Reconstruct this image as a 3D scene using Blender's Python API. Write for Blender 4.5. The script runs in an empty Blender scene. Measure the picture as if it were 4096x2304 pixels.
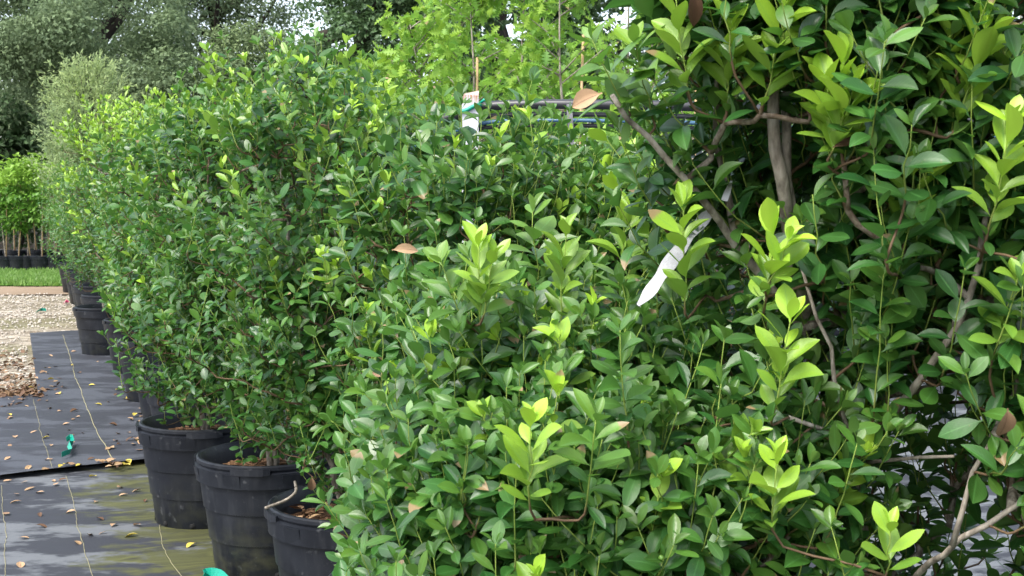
import bpy, math, random
import numpy as np
from mathutils import Vector

# ------------------------------------------------------------------ camera, light, exposure
SC = bpy.context.scene
COL = SC.collection
CAM_H, F_PX, HORIZON = 1.48, 1300.0, 195.0
PITCH = math.atan((288.0 - HORIZON) / F_PX)
cam_d = bpy.data.cameras.new('camera')
cam_d.sensor_width = 36.0
cam_d.lens = 36.0 * F_PX / 1024.0
cam_d.clip_start = 0.05
cam_d.clip_end = 1000.0
cam_d.dof.use_dof = True
cam_d.dof.focus_distance = 3.5
cam_d.dof.aperture_fstop = 20.0
cam = bpy.data.objects.new('camera', cam_d)
cam.location = (0, 0, CAM_H)
cam.rotation_euler = (math.pi / 2 - PITCH, 0, 0)
COL.objects.link(cam)
SC.camera = cam

SUN_EL, SUN_AZ = math.radians(54), math.radians(-140)       # azimuth measured from +Y towards +X
world = bpy.data.worlds.new('World')
SC.world = world
world.use_nodes = True
wn = world.node_tree
wn.nodes.clear()
w_out = wn.nodes.new('ShaderNodeOutputWorld')
w_bg = wn.nodes.new('ShaderNodeBackground')
w_sky = wn.nodes.new('ShaderNodeTexSky')
w_sky.sky_type = 'NISHITA'
w_sky.sun_disc = False
w_sky.sun_elevation = SUN_EL
w_sky.sun_rotation = SUN_AZ
w_sky.dust_density = 3.0
w_hs = wn.nodes.new('ShaderNodeHueSaturation')             # overcast: the blue is mostly washed out
w_hs.inputs['Saturation'].default_value = 0.6
w_bg.inputs['Strength'].default_value = 0.15
wn.links.new(w_sky.outputs[0], w_hs.inputs['Color'])
wn.links.new(w_hs.outputs[0], w_bg.inputs['Color'])
wn.links.new(w_bg.outputs[0], w_out.inputs['Surface'])
sun_d = bpy.data.lights.new('sun', 'SUN')
sun_d.energy = 1.1
sun_d.angle = math.radians(25)
sun_d.color = (1.0, 0.97, 0.92)
sun = bpy.data.objects.new('sun', sun_d)
sd = Vector((math.sin(SUN_AZ) * math.cos(SUN_EL), math.cos(SUN_AZ) * math.cos(SUN_EL), math.sin(SUN_EL)))
sun.rotation_euler = sd.to_track_quat('Z', 'Y').to_euler()
sun.location = sd * 30
COL.objects.link(sun)
SC.view_settings.view_transform = 'Standard'
SC.view_settings.look = 'None'
SC.view_settings.exposure = 1.7
SC.view_settings.gamma = 1.0
SC.render.engine = 'CYCLES'
SC.cycles.max_bounces = 7
SC.cycles.diffuse_bounces = 4
SC.cycles.transmission_bounces = 4
SC.cycles.glossy_bounces = 2
SC.cycles.use_denoising = True

# ------------------------------------------------------------------ helpers
UPC = np.array((0, math.sin(PITCH), math.cos(PITCH)))
FWD = np.array((0, math.cos(PITCH), -math.sin(PITCH)))
UP = np.array((0., 0., 1.))


def at(px, py, d):
    """point at depth d metres along the ray of a pixel of the 1024 wide picture"""
    r = np.array((1., 0, 0)) * (px - 512) / F_PX + UPC * (288 - py) / F_PX + FWD
    return np.array((0, 0, CAM_H)) + r * (d / r[1])


def P(x, y, d):
    return at(x / 2.5156, y / 2.5156, d)


def on_ground(x, y):
    r = at(x / 2.5156, y / 2.5156, 1.0) - np.array((0, 0, CAM_H))
    t = -CAM_H / r[2]
    return np.array((0, 0, CAM_H)) + r * t


def nz(v):
    v = np.asarray(v, float)
    return v / np.maximum(np.linalg.norm(v, axis=-1, keepdims=True), 1e-9)


def tag(o, label=None, cat=None, group=None, kind=None):
    if label: o['label'] = label
    if cat: o['category'] = cat
    if group: o['group'] = group
    if kind: o['kind'] = kind
    return o


def empty(name, loc, label=None, cat=None, group=None):
    o = bpy.data.objects.new(name, None)
    o.empty_display_size = 0.1
    o.location = tuple(float(c) for c in loc)
    COL.objects.link(o)
    return tag(o, label, cat, group)


def link_mesh(name, me, parent=None):
    o = bpy.data.objects.new(name, me)
    COL.objects.link(o)
    if parent is not None:
        o.parent = parent
    return o


def np_mesh(name, verts, faces, mats, tint=None, smooth=True, parent=None, origin=(0, 0, 0), mat_idx=None):
    """verts (V,3); faces (F,4) int with -1 in the last place for a triangle, or a list of index lists"""
    verts = np.asarray(verts, np.float32) - np.asarray(origin, np.float32)
    me = bpy.data.meshes.new(name)
    if isinstance(faces, list):
        loops = np.fromiter((i for f in faces for i in f), np.int32)
        tot = np.array([len(f) for f in faces], np.int32)
    else:
        faces = np.asarray(faces, np.int32)
        if faces.shape[1] == 4 and (faces[:, 3] < 0).any():
            tri = faces[:, 3] < 0
            tot = np.where(tri, 3, 4).astype(np.int32)
            loops = faces.ravel()
            loops = loops[loops >= 0]
        else:
            tot = np.full(len(faces), faces.shape[1], np.int32)
            loops = faces.ravel()
    start = np.concatenate(([0], np.cumsum(tot)[:-1])).astype(np.int32)
    me.vertices.add(len(verts))
    me.vertices.foreach_set('co', verts.ravel())
    me.loops.add(len(loops))
    me.loops.foreach_set('vertex_index', loops)
    me.polygons.add(len(tot))
    me.polygons.foreach_set('loop_start', start)
    me.polygons.foreach_set('loop_total', tot)
    me.polygons.foreach_set('use_smooth', np.full(len(tot), smooth, bool))
    if not isinstance(mats, (list, tuple)):
        mats = [mats]
    for m in mats:
        me.materials.append(m)
    if mat_idx is not None:
        me.polygons.foreach_set('material_index', np.asarray(mat_idx, np.int32))
    if tint is not None:
        a = me.attributes.new('tint', 'FLOAT_COLOR', 'POINT')
        a.data.foreach_set('color', np.asarray(tint, np.float32).ravel())
    me.update(calc_edges=True)
    return link_mesh(name, me, parent)


class MB:
    """collects tubes, boxes, lathes and grids into one mesh"""
    def __init__(self):
        self.v, self.f, self.t, self.n = [], [], [], 0

    def add(self, v, f, t=None):
        v = np.asarray(v, float)
        self.v.append(v)
        self.f.extend([[i + self.n for i in q] for q in f])
        self.t.append(np.zeros((len(v), 4)) if t is None else np.asarray(t, float))
        self.n += len(v)

    def tube(self, pts, rad, k=6, cap=True, tint=None):
        pts = np.asarray(pts, float)
        n = len(pts)
        rad = np.broadcast_to(np.asarray(rad, float), (n,))
        tan = nz(np.gradient(pts, axis=0))
        ref = np.array((0.13, 0.31, 0.94)) if abs(nz(pts[-1] - pts[0])[2]) < 0.8 else np.array((0.94, 0.31, 0.13))
        a = nz(np.cross(tan, ref)); b = np.cross(tan, a)
        th = np.linspace(0, 2 * np.pi, k, endpoint=False)
        ring = a[:, None, :] * np.cos(th)[None, :, None] + b[:, None, :] * np.sin(th)[None, :, None]
        v = (pts[:, None, :] + ring * rad[:, None, None]).reshape(-1, 3)
        f = [[i * k + j, i * k + (j + 1) % k, (i + 1) * k + (j + 1) % k, (i + 1) * k + j] for i in range(n - 1) for j in range(k)]
        if cap:
            f.append(list(range(k))[::-1])
            f.append([(n - 1) * k + j for j in range(k)])
        t = np.zeros((n * k, 4)); t[:, 0] = np.repeat(rad, k) * 100; t[:, 3] = 1
        if tint is not None: t[:, :3] = tint
        self.add(v, f, t)

    def box(self, c, s, rz=0.0, tint=None):
        c = np.asarray(c, float); s = np.asarray(s, float) / 2
        v = np.array([(x, y, z) for x in (-1, 1) for y in (-1, 1) for z in (-1, 1)], float) * s
        R = np.array(((math.cos(rz), -math.sin(rz), 0), (math.sin(rz), math.cos(rz), 0), (0, 0, 1)))
        v = v @ R.T + c
        f = [[0, 1, 3, 2], [4, 6, 7, 5], [0, 4, 5, 1], [2, 3, 7, 6], [0, 2, 6, 4], [1, 5, 7, 3]]
        self.add(v, f)

    def lathe(self, prof, k=48, oval=0.0, ph=0.0, c=(0, 0, 0)):
        th = np.linspace(0, 2 * np.pi, k, endpoint=False)
        v = []
        for r, z in prof:
            rr = r * (1 + oval * np.cos(2 * th + ph))
            v.append(np.stack((rr * np.cos(th) + c[0], rr * np.sin(th) + c[1], np.full(k, z + c[2])), 1))
        n = len(prof)
        f = [[i * k + j, i * k + (j + 1) % k, (i + 1) * k + (j + 1) % k, (i + 1) * k + j] for i in range(n - 1) for j in range(k)]
        self.add(np.concatenate(v), f)

    def build(self, name, mat, parent=None, origin=(0, 0, 0), smooth=True):
        return np_mesh(name, np.concatenate(self.v), self.f, mat, np.concatenate(self.t), smooth, parent, origin)


# ------------------------------------------------------------------ materials
class NT:
    def __init__(self, name):
        self.m = bpy.data.materials.new(name)
        self.m.use_nodes = True
        self.t = self.m.node_tree
        self.t.nodes.clear()
        self.out = self.n('ShaderNodeOutputMaterial')

    def n(self, typ, **kw):
        x = self.t.nodes.new(typ)
        for k, v in kw.items():
            setattr(x, k, v)
        return x

    def l(self, a, b):
        self.t.links.new(a, b)

    def setin(self, sock, v):
        if hasattr(v, 'links') or hasattr(v, 'is_linked'):
            self.l(v, sock)
        elif isinstance(v, (tuple, list)) and len(v) == 3 and sock.type == 'RGBA':
            sock.default_value = (*v, 1)
        else:
            sock.default_value = v

    def mix(self, fac, a, b, mode='MIX'):
        x = self.n('ShaderNodeMix', data_type='RGBA', blend_type=mode)
        self.setin(x.inputs[0], fac); self.setin(x.inputs[6], a); self.setin(x.inputs[7], b)
        return x.outputs[2]

    def math(self, op, a, b=0.0, clamp=False):
        x = self.n('ShaderNodeMath', operation=op, use_clamp=clamp)
        self.setin(x.inputs[0], a); self.setin(x.inputs[1], b)
        return x.outputs[0]

    def ramp(self, fac, lo, hi):
        x = self.n('ShaderNodeMapRange', clamp=True)
        self.setin(x.inputs[0], fac); x.inputs[1].default_value = lo; x.inputs[2].default_value = hi
        return x.outputs[0]

    def noise(self, scale, detail=3.0, vec=None, rough=0.55):
        x = self.n('ShaderNodeTexNoise')
        x.inputs['Scale'].default_value = scale; x.inputs['Detail'].default_value = detail; x.inputs['Roughness'].default_value = rough
        if vec is not None: self.l(vec, x.inputs['Vector'])
        return x.outputs[0]

    def coord(self, scale=(1, 1, 1), rz=0.0):
        c = self.n('ShaderNodeTexCoord')
        mp = self.n('ShaderNodeMapping')
        mp.inputs['Scale'].default_value = scale
        mp.inputs['Rotation'].default_value = (0, 0, rz)
        self.l(c.outputs['Object'], mp.inputs['Vector'])
        return mp.outputs[0]

    def attr(self, name='tint'):
        a = self.n('ShaderNodeAttribute', attribute_name=name)
        s = self.n('ShaderNodeSeparateColor')
        self.l(a.outputs['Color'], s.inputs[0])
        return s.outputs[0], s.outputs[1], s.outputs[2], a.outputs['Alpha']

    def bump(self, h, strength, dist=0.01):
        b = self.n('ShaderNodeBump')
        b.inputs['Strength'].default_value = strength; b.inputs['Distance'].default_value = dist
        self.l(h, b.inputs['Height'])
        return b.outputs[0]

    def princ(self, col, rough=0.5, spec=0.5, normal=None):
        p = self.n('ShaderNodeBsdfPrincipled')
        self.setin(p.inputs['Base Color'], col)
        self.setin(p.inputs['Roughness'], rough)
        self.setin(p.inputs['Specular IOR Level'], spec)
        if normal is not None: self.l(normal, p.inputs['Normal'])
        return p.outputs[0]

    def done(self, sh):
        self.l(sh, self.out.inputs['Surface'])
        return self.m


def leaf_material(name, dark, mid, young, under, rough=0.36, trans=0.3, rib=0.35, spec=0.5, brown=0.05, detail=True):
    q = NT(name)
    r, g, u, v = q.attr()
    c = q.mix(r, dark, mid)
    c = q.mix(g, c, young)
    if detail:
        du = q.math('ABSOLUTE', q.math('SUBTRACT', u, 0.5))
        ribm = q.math('MULTIPLY', q.math('SUBTRACT', 1.0, q.ramp(du, 0.012, 0.05)), rib)
        c = q.mix(ribm, c, tuple(min(1, x * 2.2 + 0.05) for x in mid))
        n1 = q.noise(60.0, 3.0)
        c = q.mix(q.math('MULTIPLY', q.ramp(n1, 0.35, 0.75), 0.22), c, tuple(x * 0.45 for x in mid), 'MIX')
        vv = q.math('ADD', q.math('MULTIPLY', v, 62.0), q.math('MULTIPLY', du, -46.0))
        vn = q.ramp(q.math('SINE', vv), 0.72, 1.0)
        c = q.mix(q.math('MULTIPLY', vn, 0.16), c, tuple(min(1, x * 2.0 + 0.03) for x in mid))
        spot = q.ramp(q.noise(170.0, 1.0), 0.72, 0.76)
        c = q.mix(q.math('MULTIPLY', spot, 0.5), c, (0.16, 0.14, 0.05))
        # brown tips and edges on a few leaves
        bm = q.math('MULTIPLY', q.math('GREATER_THAN', r, 1.0 - brown), q.ramp(q.math('ADD', v, q.math('MULTIPLY', n1, 0.3)), 0.86, 0.93))
        c = q.mix(bm, c, (0.28, 0.2, 0.1))
    geo = q.n('ShaderNodeNewGeometry')
    un = q.mix(g, under, tuple(x * 0.95 for x in young))
    cc = q.mix(geo.outputs['Backfacing'], c, un)
    ro = q.math('ADD', q.math('MULTIPLY', geo.outputs['Backfacing'], 0.22), rough)
    ro = q.math('ADD', ro, q.math('MULTIPLY', r, 0.12))
    nrm = None
    if detail:
        nrm = q.bump(q.noise(140.0, 2.0), 0.12, 0.004)
    p = q.princ(cc, ro, spec, nrm)
    tr = q.n('ShaderNodeBsdfTranslucent')
    tc = q.mix(g, tuple(min(1, a * 1.5 + b * 0.5) for a, b in zip(mid, under)), tuple(min(1, x * 1.15) for x in young))
    q.l(tc, tr.inputs['Color'])
    mx = q.n('ShaderNodeMixShader')
    mx.inputs[0].default_value = trans
    q.l(p, mx.inputs[1]); q.l(tr.outputs[0], mx.inputs[2])
    return q.done(mx.outputs[0])


M = {}
M['holly'] = leaf_material('holly_leaf', (0.010, 0.054, 0.012), (0.040, 0.142, 0.020), (0.38, 0.60, 0.045), (0.062, 0.145, 0.03), rough=0.36, trans=0.22, spec=0.62, brown=0.025)
M['oakleaf'] = leaf_material('lobed_oak_leaf', (0.06, 0.16, 0.025), (0.15, 0.32, 0.04), (0.26, 0.42, 0.045), (0.15, 0.28, 0.07), rough=0.5, trans=0.38, rib=0.15)
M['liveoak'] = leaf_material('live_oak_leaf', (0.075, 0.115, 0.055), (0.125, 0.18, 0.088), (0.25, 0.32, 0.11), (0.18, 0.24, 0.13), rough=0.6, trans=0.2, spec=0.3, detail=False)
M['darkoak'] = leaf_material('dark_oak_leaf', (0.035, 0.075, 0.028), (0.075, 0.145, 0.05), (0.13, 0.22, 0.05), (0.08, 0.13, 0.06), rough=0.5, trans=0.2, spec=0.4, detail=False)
M['wispy'] = leaf_material('wispy_leaf', (0.15, 0.21, 0.095), (0.27, 0.35, 0.17), (0.36, 0.45, 0.17), (0.25, 0.32, 0.18), rough=0.6, trans=0.3, spec=0.3, detail=False)
M['saplingleaf'] = leaf_material('sapling_leaf', (0.05, 0.15, 0.02), (0.12, 0.28, 0.03), (0.26, 0.43, 0.05), (0.13, 0.24, 0.06), rough=0.5, trans=0.3, detail=False)


def m_bark():
    q = NT('holly_bark')
    c0 = q.coord((1, 1, 0.35))
    n1 = q.noise(55, 5, c0); n2 = q.noise(14, 3)
    c = q.mix(q.ramp(n1, 0.35, 0.7), (0.12, 0.1, 0.078), (0.44, 0.39, 0.32))
    c = q.mix(q.math('MULTIPLY', q.ramp(n2, 0.55, 0.72), 0.7), c, (0.4, 0.37, 0.32))
    c = q.mix(q.math('MULTIPLY', q.ramp(q.noise(9, 3), 0.6, 0.75), 0.5), c, (0.1, 0.1, 0.05))
    return q.done(q.princ(c, 0.85, 0.2, q.bump(n1, 0.6, 0.004)))


def m_twig():
    q = NT('holly_twig')
    r, g, b, a = q.attr()
    n1 = q.noise(120, 3)
    green = q.mix(n1, (0.13, 0.2, 0.03), (0.24, 0.32, 0.06))
    brown = q.mix(n1, (0.07, 0.042, 0.022), (0.17, 0.11, 0.06))
    grey = q.mix(q.ramp(n1, 0.4, 0.65), (0.1, 0.08, 0.06), (0.3, 0.27, 0.22))
    c = q.mix(q.ramp(r, 0.12, 0.2), green, brown)
    c = q.mix(q.ramp(r, 0.34, 0.6), c, grey)
    return q.done(q.princ(c, 0.7, 0.3, q.bump(n1, 0.3, 0.002)))


def m_plain(name, col, col2=None, scale=30.0, rough=0.6, spec=0.4, bump=0.15, dist=0.003):
    q = NT(name)
    n1 = q.noise(scale, 4)
    c = q.mix(q.ramp(n1, 0.35, 0.68), col, col2 or tuple(x * 0.6 for x in col))
    return q.done(q.princ(c, rough, spec, q.bump(n1, bump, dist)))


def m_pot(name, algae=0.0):
    q = NT(name)
    oi = q.n('ShaderNodeObjectInfo'); tc = q.n('ShaderNodeTexCoord'); ad = q.n('ShaderNodeVectorMath', operation='ADD')
    q.l(tc.outputs['Object'], ad.inputs[0]); q.l(q.math('MULTIPLY', oi.outputs['Random'], 40.0), ad.inputs[1])
    mp = q.n('ShaderNodeMapping'); mp.inputs['Scale'].default_value = (1, 1, .12); q.l(ad.outputs[0], mp.inputs['Vector'])
    n1 = q.noise(7, 5, ad.outputs[0]); n2 = q.noise(38, 4, mp.outputs[0])
    c = q.mix(q.ramp(n1, 0.45, 0.75), (0.0055, 0.007, 0.011), (0.012, 0.0145, 0.02))
    c = q.mix(q.math('MULTIPLY', q.ramp(n2, 0.52, 0.75), 0.22), c, (0.06, 0.063, 0.068))
    co = q.n('ShaderNodeTexCoord'); sp = q.n('ShaderNodeSeparateXYZ'); q.l(co.outputs['Object'], sp.inputs[0])
    low = q.math('MULTIPLY', q.math('SUBTRACT', 1.0, q.ramp(sp.outputs[2], 0.0, 0.28)), q.ramp(q.noise(9, 4), 0.4, 0.65))
    c = q.mix(q.math('MULTIPLY', low, 0.35 + algae), c, (0.05, 0.052, 0.03))
    sc = q.math('MAXIMUM', q.ramp(q.noise(160, 1), 0.72, 0.76), q.ramp(q.noise(26, 6, ad.outputs[0]), 0.63, 0.70))
    c = q.mix(q.math('MULTIPLY', sc, 0.3), c, (0.13, 0.135, 0.14))
    ro = q.math('ADD', q.math('MULTIPLY', n1, 0.3), 0.33)
    return q.done(q.princ(c, ro, 0.33, q.bump(n1, 0.08, 0.01)))


def m_fabric(name, moss, light):
    q = NT(name)
    rz = 0.37
    wide = q.coord((1.0, 1.7, 1), rz)
    n1 = q.noise(1.9, 8, wide, .62); n2 = q.noise(2.6, 8, q.coord((0.9, 1.5, 1), rz + 0.1), .66); n3 = q.noise(90, 3); n4 = q.noise(22, 4)
    c = q.mix(q.ramp(q.math('ADD', n1, q.math('MULTIPLY', q.math('SUBTRACT', n4, 0.3), 0.22)), 0.525, 0.60), (0.024, 0.026, 0.034), light)
    c = q.mix(q.math('MULTIPLY', n3, 0.35), c, (0.03, 0.03, 0.033))
    if moss > 0:
        co = q.n('ShaderNodeTexCoord'); sp = q.n('ShaderNodeSeparateXYZ'); q.l(co.outputs['Object'], sp.inputs[0])
        # moss grows thicker towards the row of pots
        side = q.math('ADD', q.math('MULTIPLY', sp.outputs[0], 0.373), q.math('MULTIPLY', sp.outputs[1], 0.144))
        mm = q.math('ADD', q.math('ADD', n2, q.math('MULTIPLY', n4, 0.2)), q.math('SUBTRACT', side, 0.185))
        mk = q.ramp(mm, 0.56, 0.66)
        tt = q.math('ADD', q.math('MULTIPLY', sp.outputs[0], 0.933), q.math('MULTIPLY', sp.outputs[1], 0.36))
        mk = q.math('MULTIPLY', mk, q.math('SUBTRACT', 1.0, q.ramp(tt, 1.25, 1.9)))
        mc = q.mix(q.ramp(n4, 0.35, 0.7), (0.036, 0.038, 0.014), (0.088, 0.092, 0.028))
        c = q.mix(q.math('MULTIPLY', mk, moss), c, mc)
    sp2 = q.ramp(q.noise(38, 1), 0.73, 0.76)
    c = q.mix(sp2, c, (0.02, 0.018, 0.015))
    wv = q.n('ShaderNodeTexWave'); wv.inputs['Scale'].default_value = 90
    q.l(q.coord((1, 1, 1), rz), wv.inputs['Vector'])
    h = q.math('ADD', q.math('MULTIPLY', wv.outputs['Fac'], 0.3), n3)
    ro = q.math('ADD', q.math('MULTIPLY', n1, 0.3), 0.5)
    return q.done(q.princ(c, ro, 0.45, q.bump(h, 0.15, 0.004)))


def m_gravel():
    q = NT('shell_gravel')
    vo = q.n('ShaderNodeTexVoronoi'); vo.inputs['Scale'].default_value = 26
    v2 = q.n('ShaderNodeTexVoronoi'); v2.inputs['Scale'].default_value = 60
    n1 = q.noise(0.55, 4, q.coord((0.5, 1.2, 1))); n2 = q.noise(7, 4)
    s = q.n('ShaderNodeSeparateColor'); q.l(vo.outputs['Color'], s.inputs[0])
    c = q.mix(s.outputs[0], (0.36, 0.31, 0.24), (0.62, 0.56, 0.46))
    c = q.mix(q.ramp(vo.outputs['Distance'], 0.25, 0.6), c, (0.17, 0.14, 0.10))
    c = q.mix(q.math('MULTIPLY', q.ramp(q.math('ADD', n1, q.math('MULTIPLY', n2, 0.25)), 0.58, 0.75), 0.75), c, (0.13, 0.125, 0.055))
    c = q.mix(q.math('MULTIPLY', q.ramp(n2, 0.58, 0.7), 0.6), c, (0.17, 0.11, 0.065))
    h = q.math('ADD', vo.outputs['Distance'], v2.outputs['Distance'])
    return q.done(q.princ(c, 0.9, 0.2, q.bump(h, 0.7, 0.02)))


def m_ground():
    q = NT('earth')
    n1 = q.noise(0.35, 5); n2 = q.noise(6, 4)
    c = q.mix(q.ramp(n1, 0.4, 0.65), (0.025, 0.02, 0.014), (0.02, 0.028, 0.012))  # base colour kept dark to stand in for shade under the far trees
    c = q.mix(q.math('MULTIPLY', n2, 0.5), c, (0.05, 0.04, 0.025))
    return q.done(q.princ(c, 0.95, 0.1, q.bump(n2, 0.5, 0.03)))


def m_deadleaf():
    q = NT('dead_leaf')
    r, g, u, v = q.attr()
    n1 = q.noise(90, 3)
    c = q.mix(r, (0.08, 0.04, 0.02), (0.43, 0.28, 0.16))
    c = q.mix(g, c, (0.55, 0.45, 0.06))
    c = q.mix(q.math('MULTIPLY', q.ramp(n1, 0.5, 0.7), 0.4), c, (0.12, 0.06, 0.03))
    du = q.math('ABSOLUTE', q.math('SUBTRACT', u, 0.5))
    c = q.mix(q.math('MULTIPLY', q.math('SUBTRACT', 1.0, q.ramp(du, 0.015, 0.05)), 0.5), c, (0.10, 0.05, 0.03))
    return q.done(q.princ(c, 0.65, 0.3, q.bump(n1, 0.3, 0.003)))


M['bark'] = m_bark()
M['twig'] = m_twig()
M['pot'] = m_pot('pot_plastic')
M['potold'] = m_pot('mossy_pot_plastic', 0.45)
M['hole'] = m_plain('hole_shade', (0.006, 0.006, 0.006), rough=0.9)
M['soil'] = m_plain('potting_soil', (0.045, 0.026, 0.016), (0.12, 0.065, 0.035), 60, 0.95, 0.1, 0.8, 0.01)
M['mulch'] = m_plain('bark_chips', (0.13, 0.065, 0.03), (0.34, 0.2, 0.11), 25, 0.85, 0.2, 0.4)
M['fabric_near'] = m_fabric('mossy_fabric', 1.0, (0.135, 0.145, 0.155))
M['fabric_far'] = m_fabric('clean_fabric', 0.0, (0.058, 0.064, 0.078))
M['gravel'] = m_gravel()
M['earth'] = m_ground()
M['thread'] = m_plain('marker_thread', (0.30, 0.28, 0.16), (0.22, 0.2, 0.12), 20, 0.8, 0.2)
M['dead'] = m_deadleaf()
M['tape'] = m_plain('green_tape', (0.0, 0.30, 0.20), (0.0, 0.2, 0.14), 25, 0.4, 0.5)
M['pink'] = m_plain('pink_ribbon', (0.7, 0.08, 0.2), rough=0.5)
M['pipe'] = m_plain('black_pipe', (0.02, 0.021, 0.024), (0.04, 0.041, 0.045), 30, 0.38, 0.5, 0.1)
M['bluepipe'] = m_plain('blue_pipe', (0.05, 0.13, 0.22), (0.04, 0.1, 0.17), 20, 0.4, 0.5, 0.1)
M['strap'] = m_plain('grey_strap', (0.2, 0.2, 0.21), (0.12, 0.12, 0.13), 120, 0.8, 0.2, 0.4)
M['bamboo'] = m_plain('bamboo', (0.5, 0.36, 0.19), (0.36, 0.24, 0.12), 20, 0.6, 0.3)
M['grass'] = leaf_material('grass_blade', (0.08, 0.16, 0.03), (0.15, 0.27, 0.05), (0.26, 0.34, 0.1), (0.13, 0.24, 0.05), rough=0.55, trans=0.3, detail=False)
M['berry'] = m_plain('green_berry', (0.09, 0.2, 0.03), (0.14, 0.26, 0.045), 60, 0.35, 0.5, 0.05)
M['oakbark'] = m_plain('oak_bark', (0.03, 0.025, 0.02), (0.09, 0.08, 0.065), 8, 0.9, 0.1, 0.8, 0.05)
M['dirt'] = m_plain('brown_dirt', (0.27, 0.2, 0.14), (0.2, 0.15, 0.1), 4, 0.95, 0.1, 0.5, 0.02)
M['pebble'] = m_plain('pale_pebble', (0.5, 0.46, 0.4), (0.3, 0.26, 0.21), 9, 0.85, 0.2)


def m_post():
    q = NT('weathered_white_paint')
    n1 = q.noise(22, 5); n2 = q.noise(70, 3)
    co = q.n('ShaderNodeTexCoord'); sp = q.n('ShaderNodeSeparateXYZ'); q.l(co.outputs['Object'], sp.inputs[0])
    top = q.ramp(sp.outputs[2], 1.95, 2.005)
    c = q.mix(q.ramp(n1, 0.62, 0.75), (0.5, 0.51, 0.54), (0.33, 0.3, 0.26))
    c = q.mix(q.math('MULTIPLY', top, q.ramp(n1, 0.42, 0.55)), c, (0.34, 0.15, 0.06))
    return q.done(q.princ(c, 0.6, 0.3, q.bump(n2, 0.2, 0.002)))


M['post'] = m_post()
M['plastic'] = m_plain('dirty_white_plastic', (0.42, 0.43, 0.45), (0.3, 0.3, 0.3), 40, 0.5, 0.4, 0.1)

# ------------------------------------------------------------------ leaf templates: verts (x across, y along, z up), faces, uv
def strip_template(vs, ws, cols, fold=0.22, arch=-0.10):
    verts, uv, faces = [], [], []
    cx = np.linspace(-1, 1, cols)
    for v, w in zip(vs, ws):
        for c in cx:
            verts.append((c * w, v, abs(c) * w * fold + arch * v * v))
            uv.append((0.5 + 0.5 * c, v))
    for i in range(len(vs) - 1):
        for j in range(cols - 1):
            a = i * cols + j
            faces.append((a, a + 1, a + cols + 1, a + cols))
    return np.array(verts), np.array(faces), np.array(uv)


T_NEAR = strip_template([0, .1, .16, .28, .42, .57, .72, .85, .94, 1.0], [.016, .021, .065, .145, .20, .222, .205, .142, .066, .004], 5)
T_MID = strip_template([0, .12, .3, .58, .84, 1.0], [.018, .024, .175, .24, .17, .01], 3)
T_FAR = strip_template([0, .12, .55, 1.0], [.02, .05, .23, .02], 3)
T_LOBE = strip_template([0, .14, .26, .34, .46, .54, .66, .74, .84, .9, 1.0],
                        [.012, .03, .24, .07, .40, .08, .36, .07, .2, .05, .005], 3, 0.15, -0.16)
T_OVAL = strip_template([0, .5, 1.0], [.05, .3, .03], 3, 0.2, -0.2)
T_LINE = strip_template([0, .5, 1.0], [.03, .07, .01], 2, 0.0, -0.2)


def leaves(name, tpl, pos, d, n, size, tint, mat, parent=None, origin=(0, 0, 0), width=None, rng=None, curl=None):
    """one mesh of many leaves; d along, n the upper face's direction, tint (N,2): shade, youth"""
    tv, tf, tuv = tpl
    N = len(pos)
    if N == 0:
        return None
    d = nz(d); b = nz(np.cross(d, n)); n = np.cross(b, d)
    rng = rng or np.random.default_rng(1)
    if width is None: width = rng.uniform(0.74, 1.25, N)
    bend = rng.uniform(-0.22, 0.16, N); fold = rng.uniform(-0.35, 0.7, N)
    if curl is not None: bend = bend * 0 + curl[0]; fold = fold * 0 + curl[1]
    side = rng.uniform(-0.08, 0.08, N)
    x = tv[None, :, 0] * width[:, None]
    y = np.broadcast_to(tv[None, :, 1], x.shape)
    z = tv[None, :, 2] + bend[:, None] * y * y + fold[:, None] * np.abs(x)
    x = x + side[:, None] * y * y
    V = pos[:, None, :] + size[:, None, None] * (x[..., None] * b[:, None, :] + y[..., None] * d[:, None, :] + z[..., None] * n[:, None, :])
    k = len(tv)
    Fc = (tf[None] + (np.arange(N) * k)[:, None, None]).reshape(-1, tf.shape[1])
    t = np.empty((N, k, 4), np.float32)
    t[:, :, 0] = tint[:, 0:1]; t[:, :, 1] = tint[:, 1:2]
    t[:, :, 2] = tuv[None, :, 0]; t[:, :, 3] = tuv[None, :, 1]
    return np_mesh(name, V.reshape(-1, 3), Fc, mat, t.reshape(-1, 4), True, parent, origin)


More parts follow.
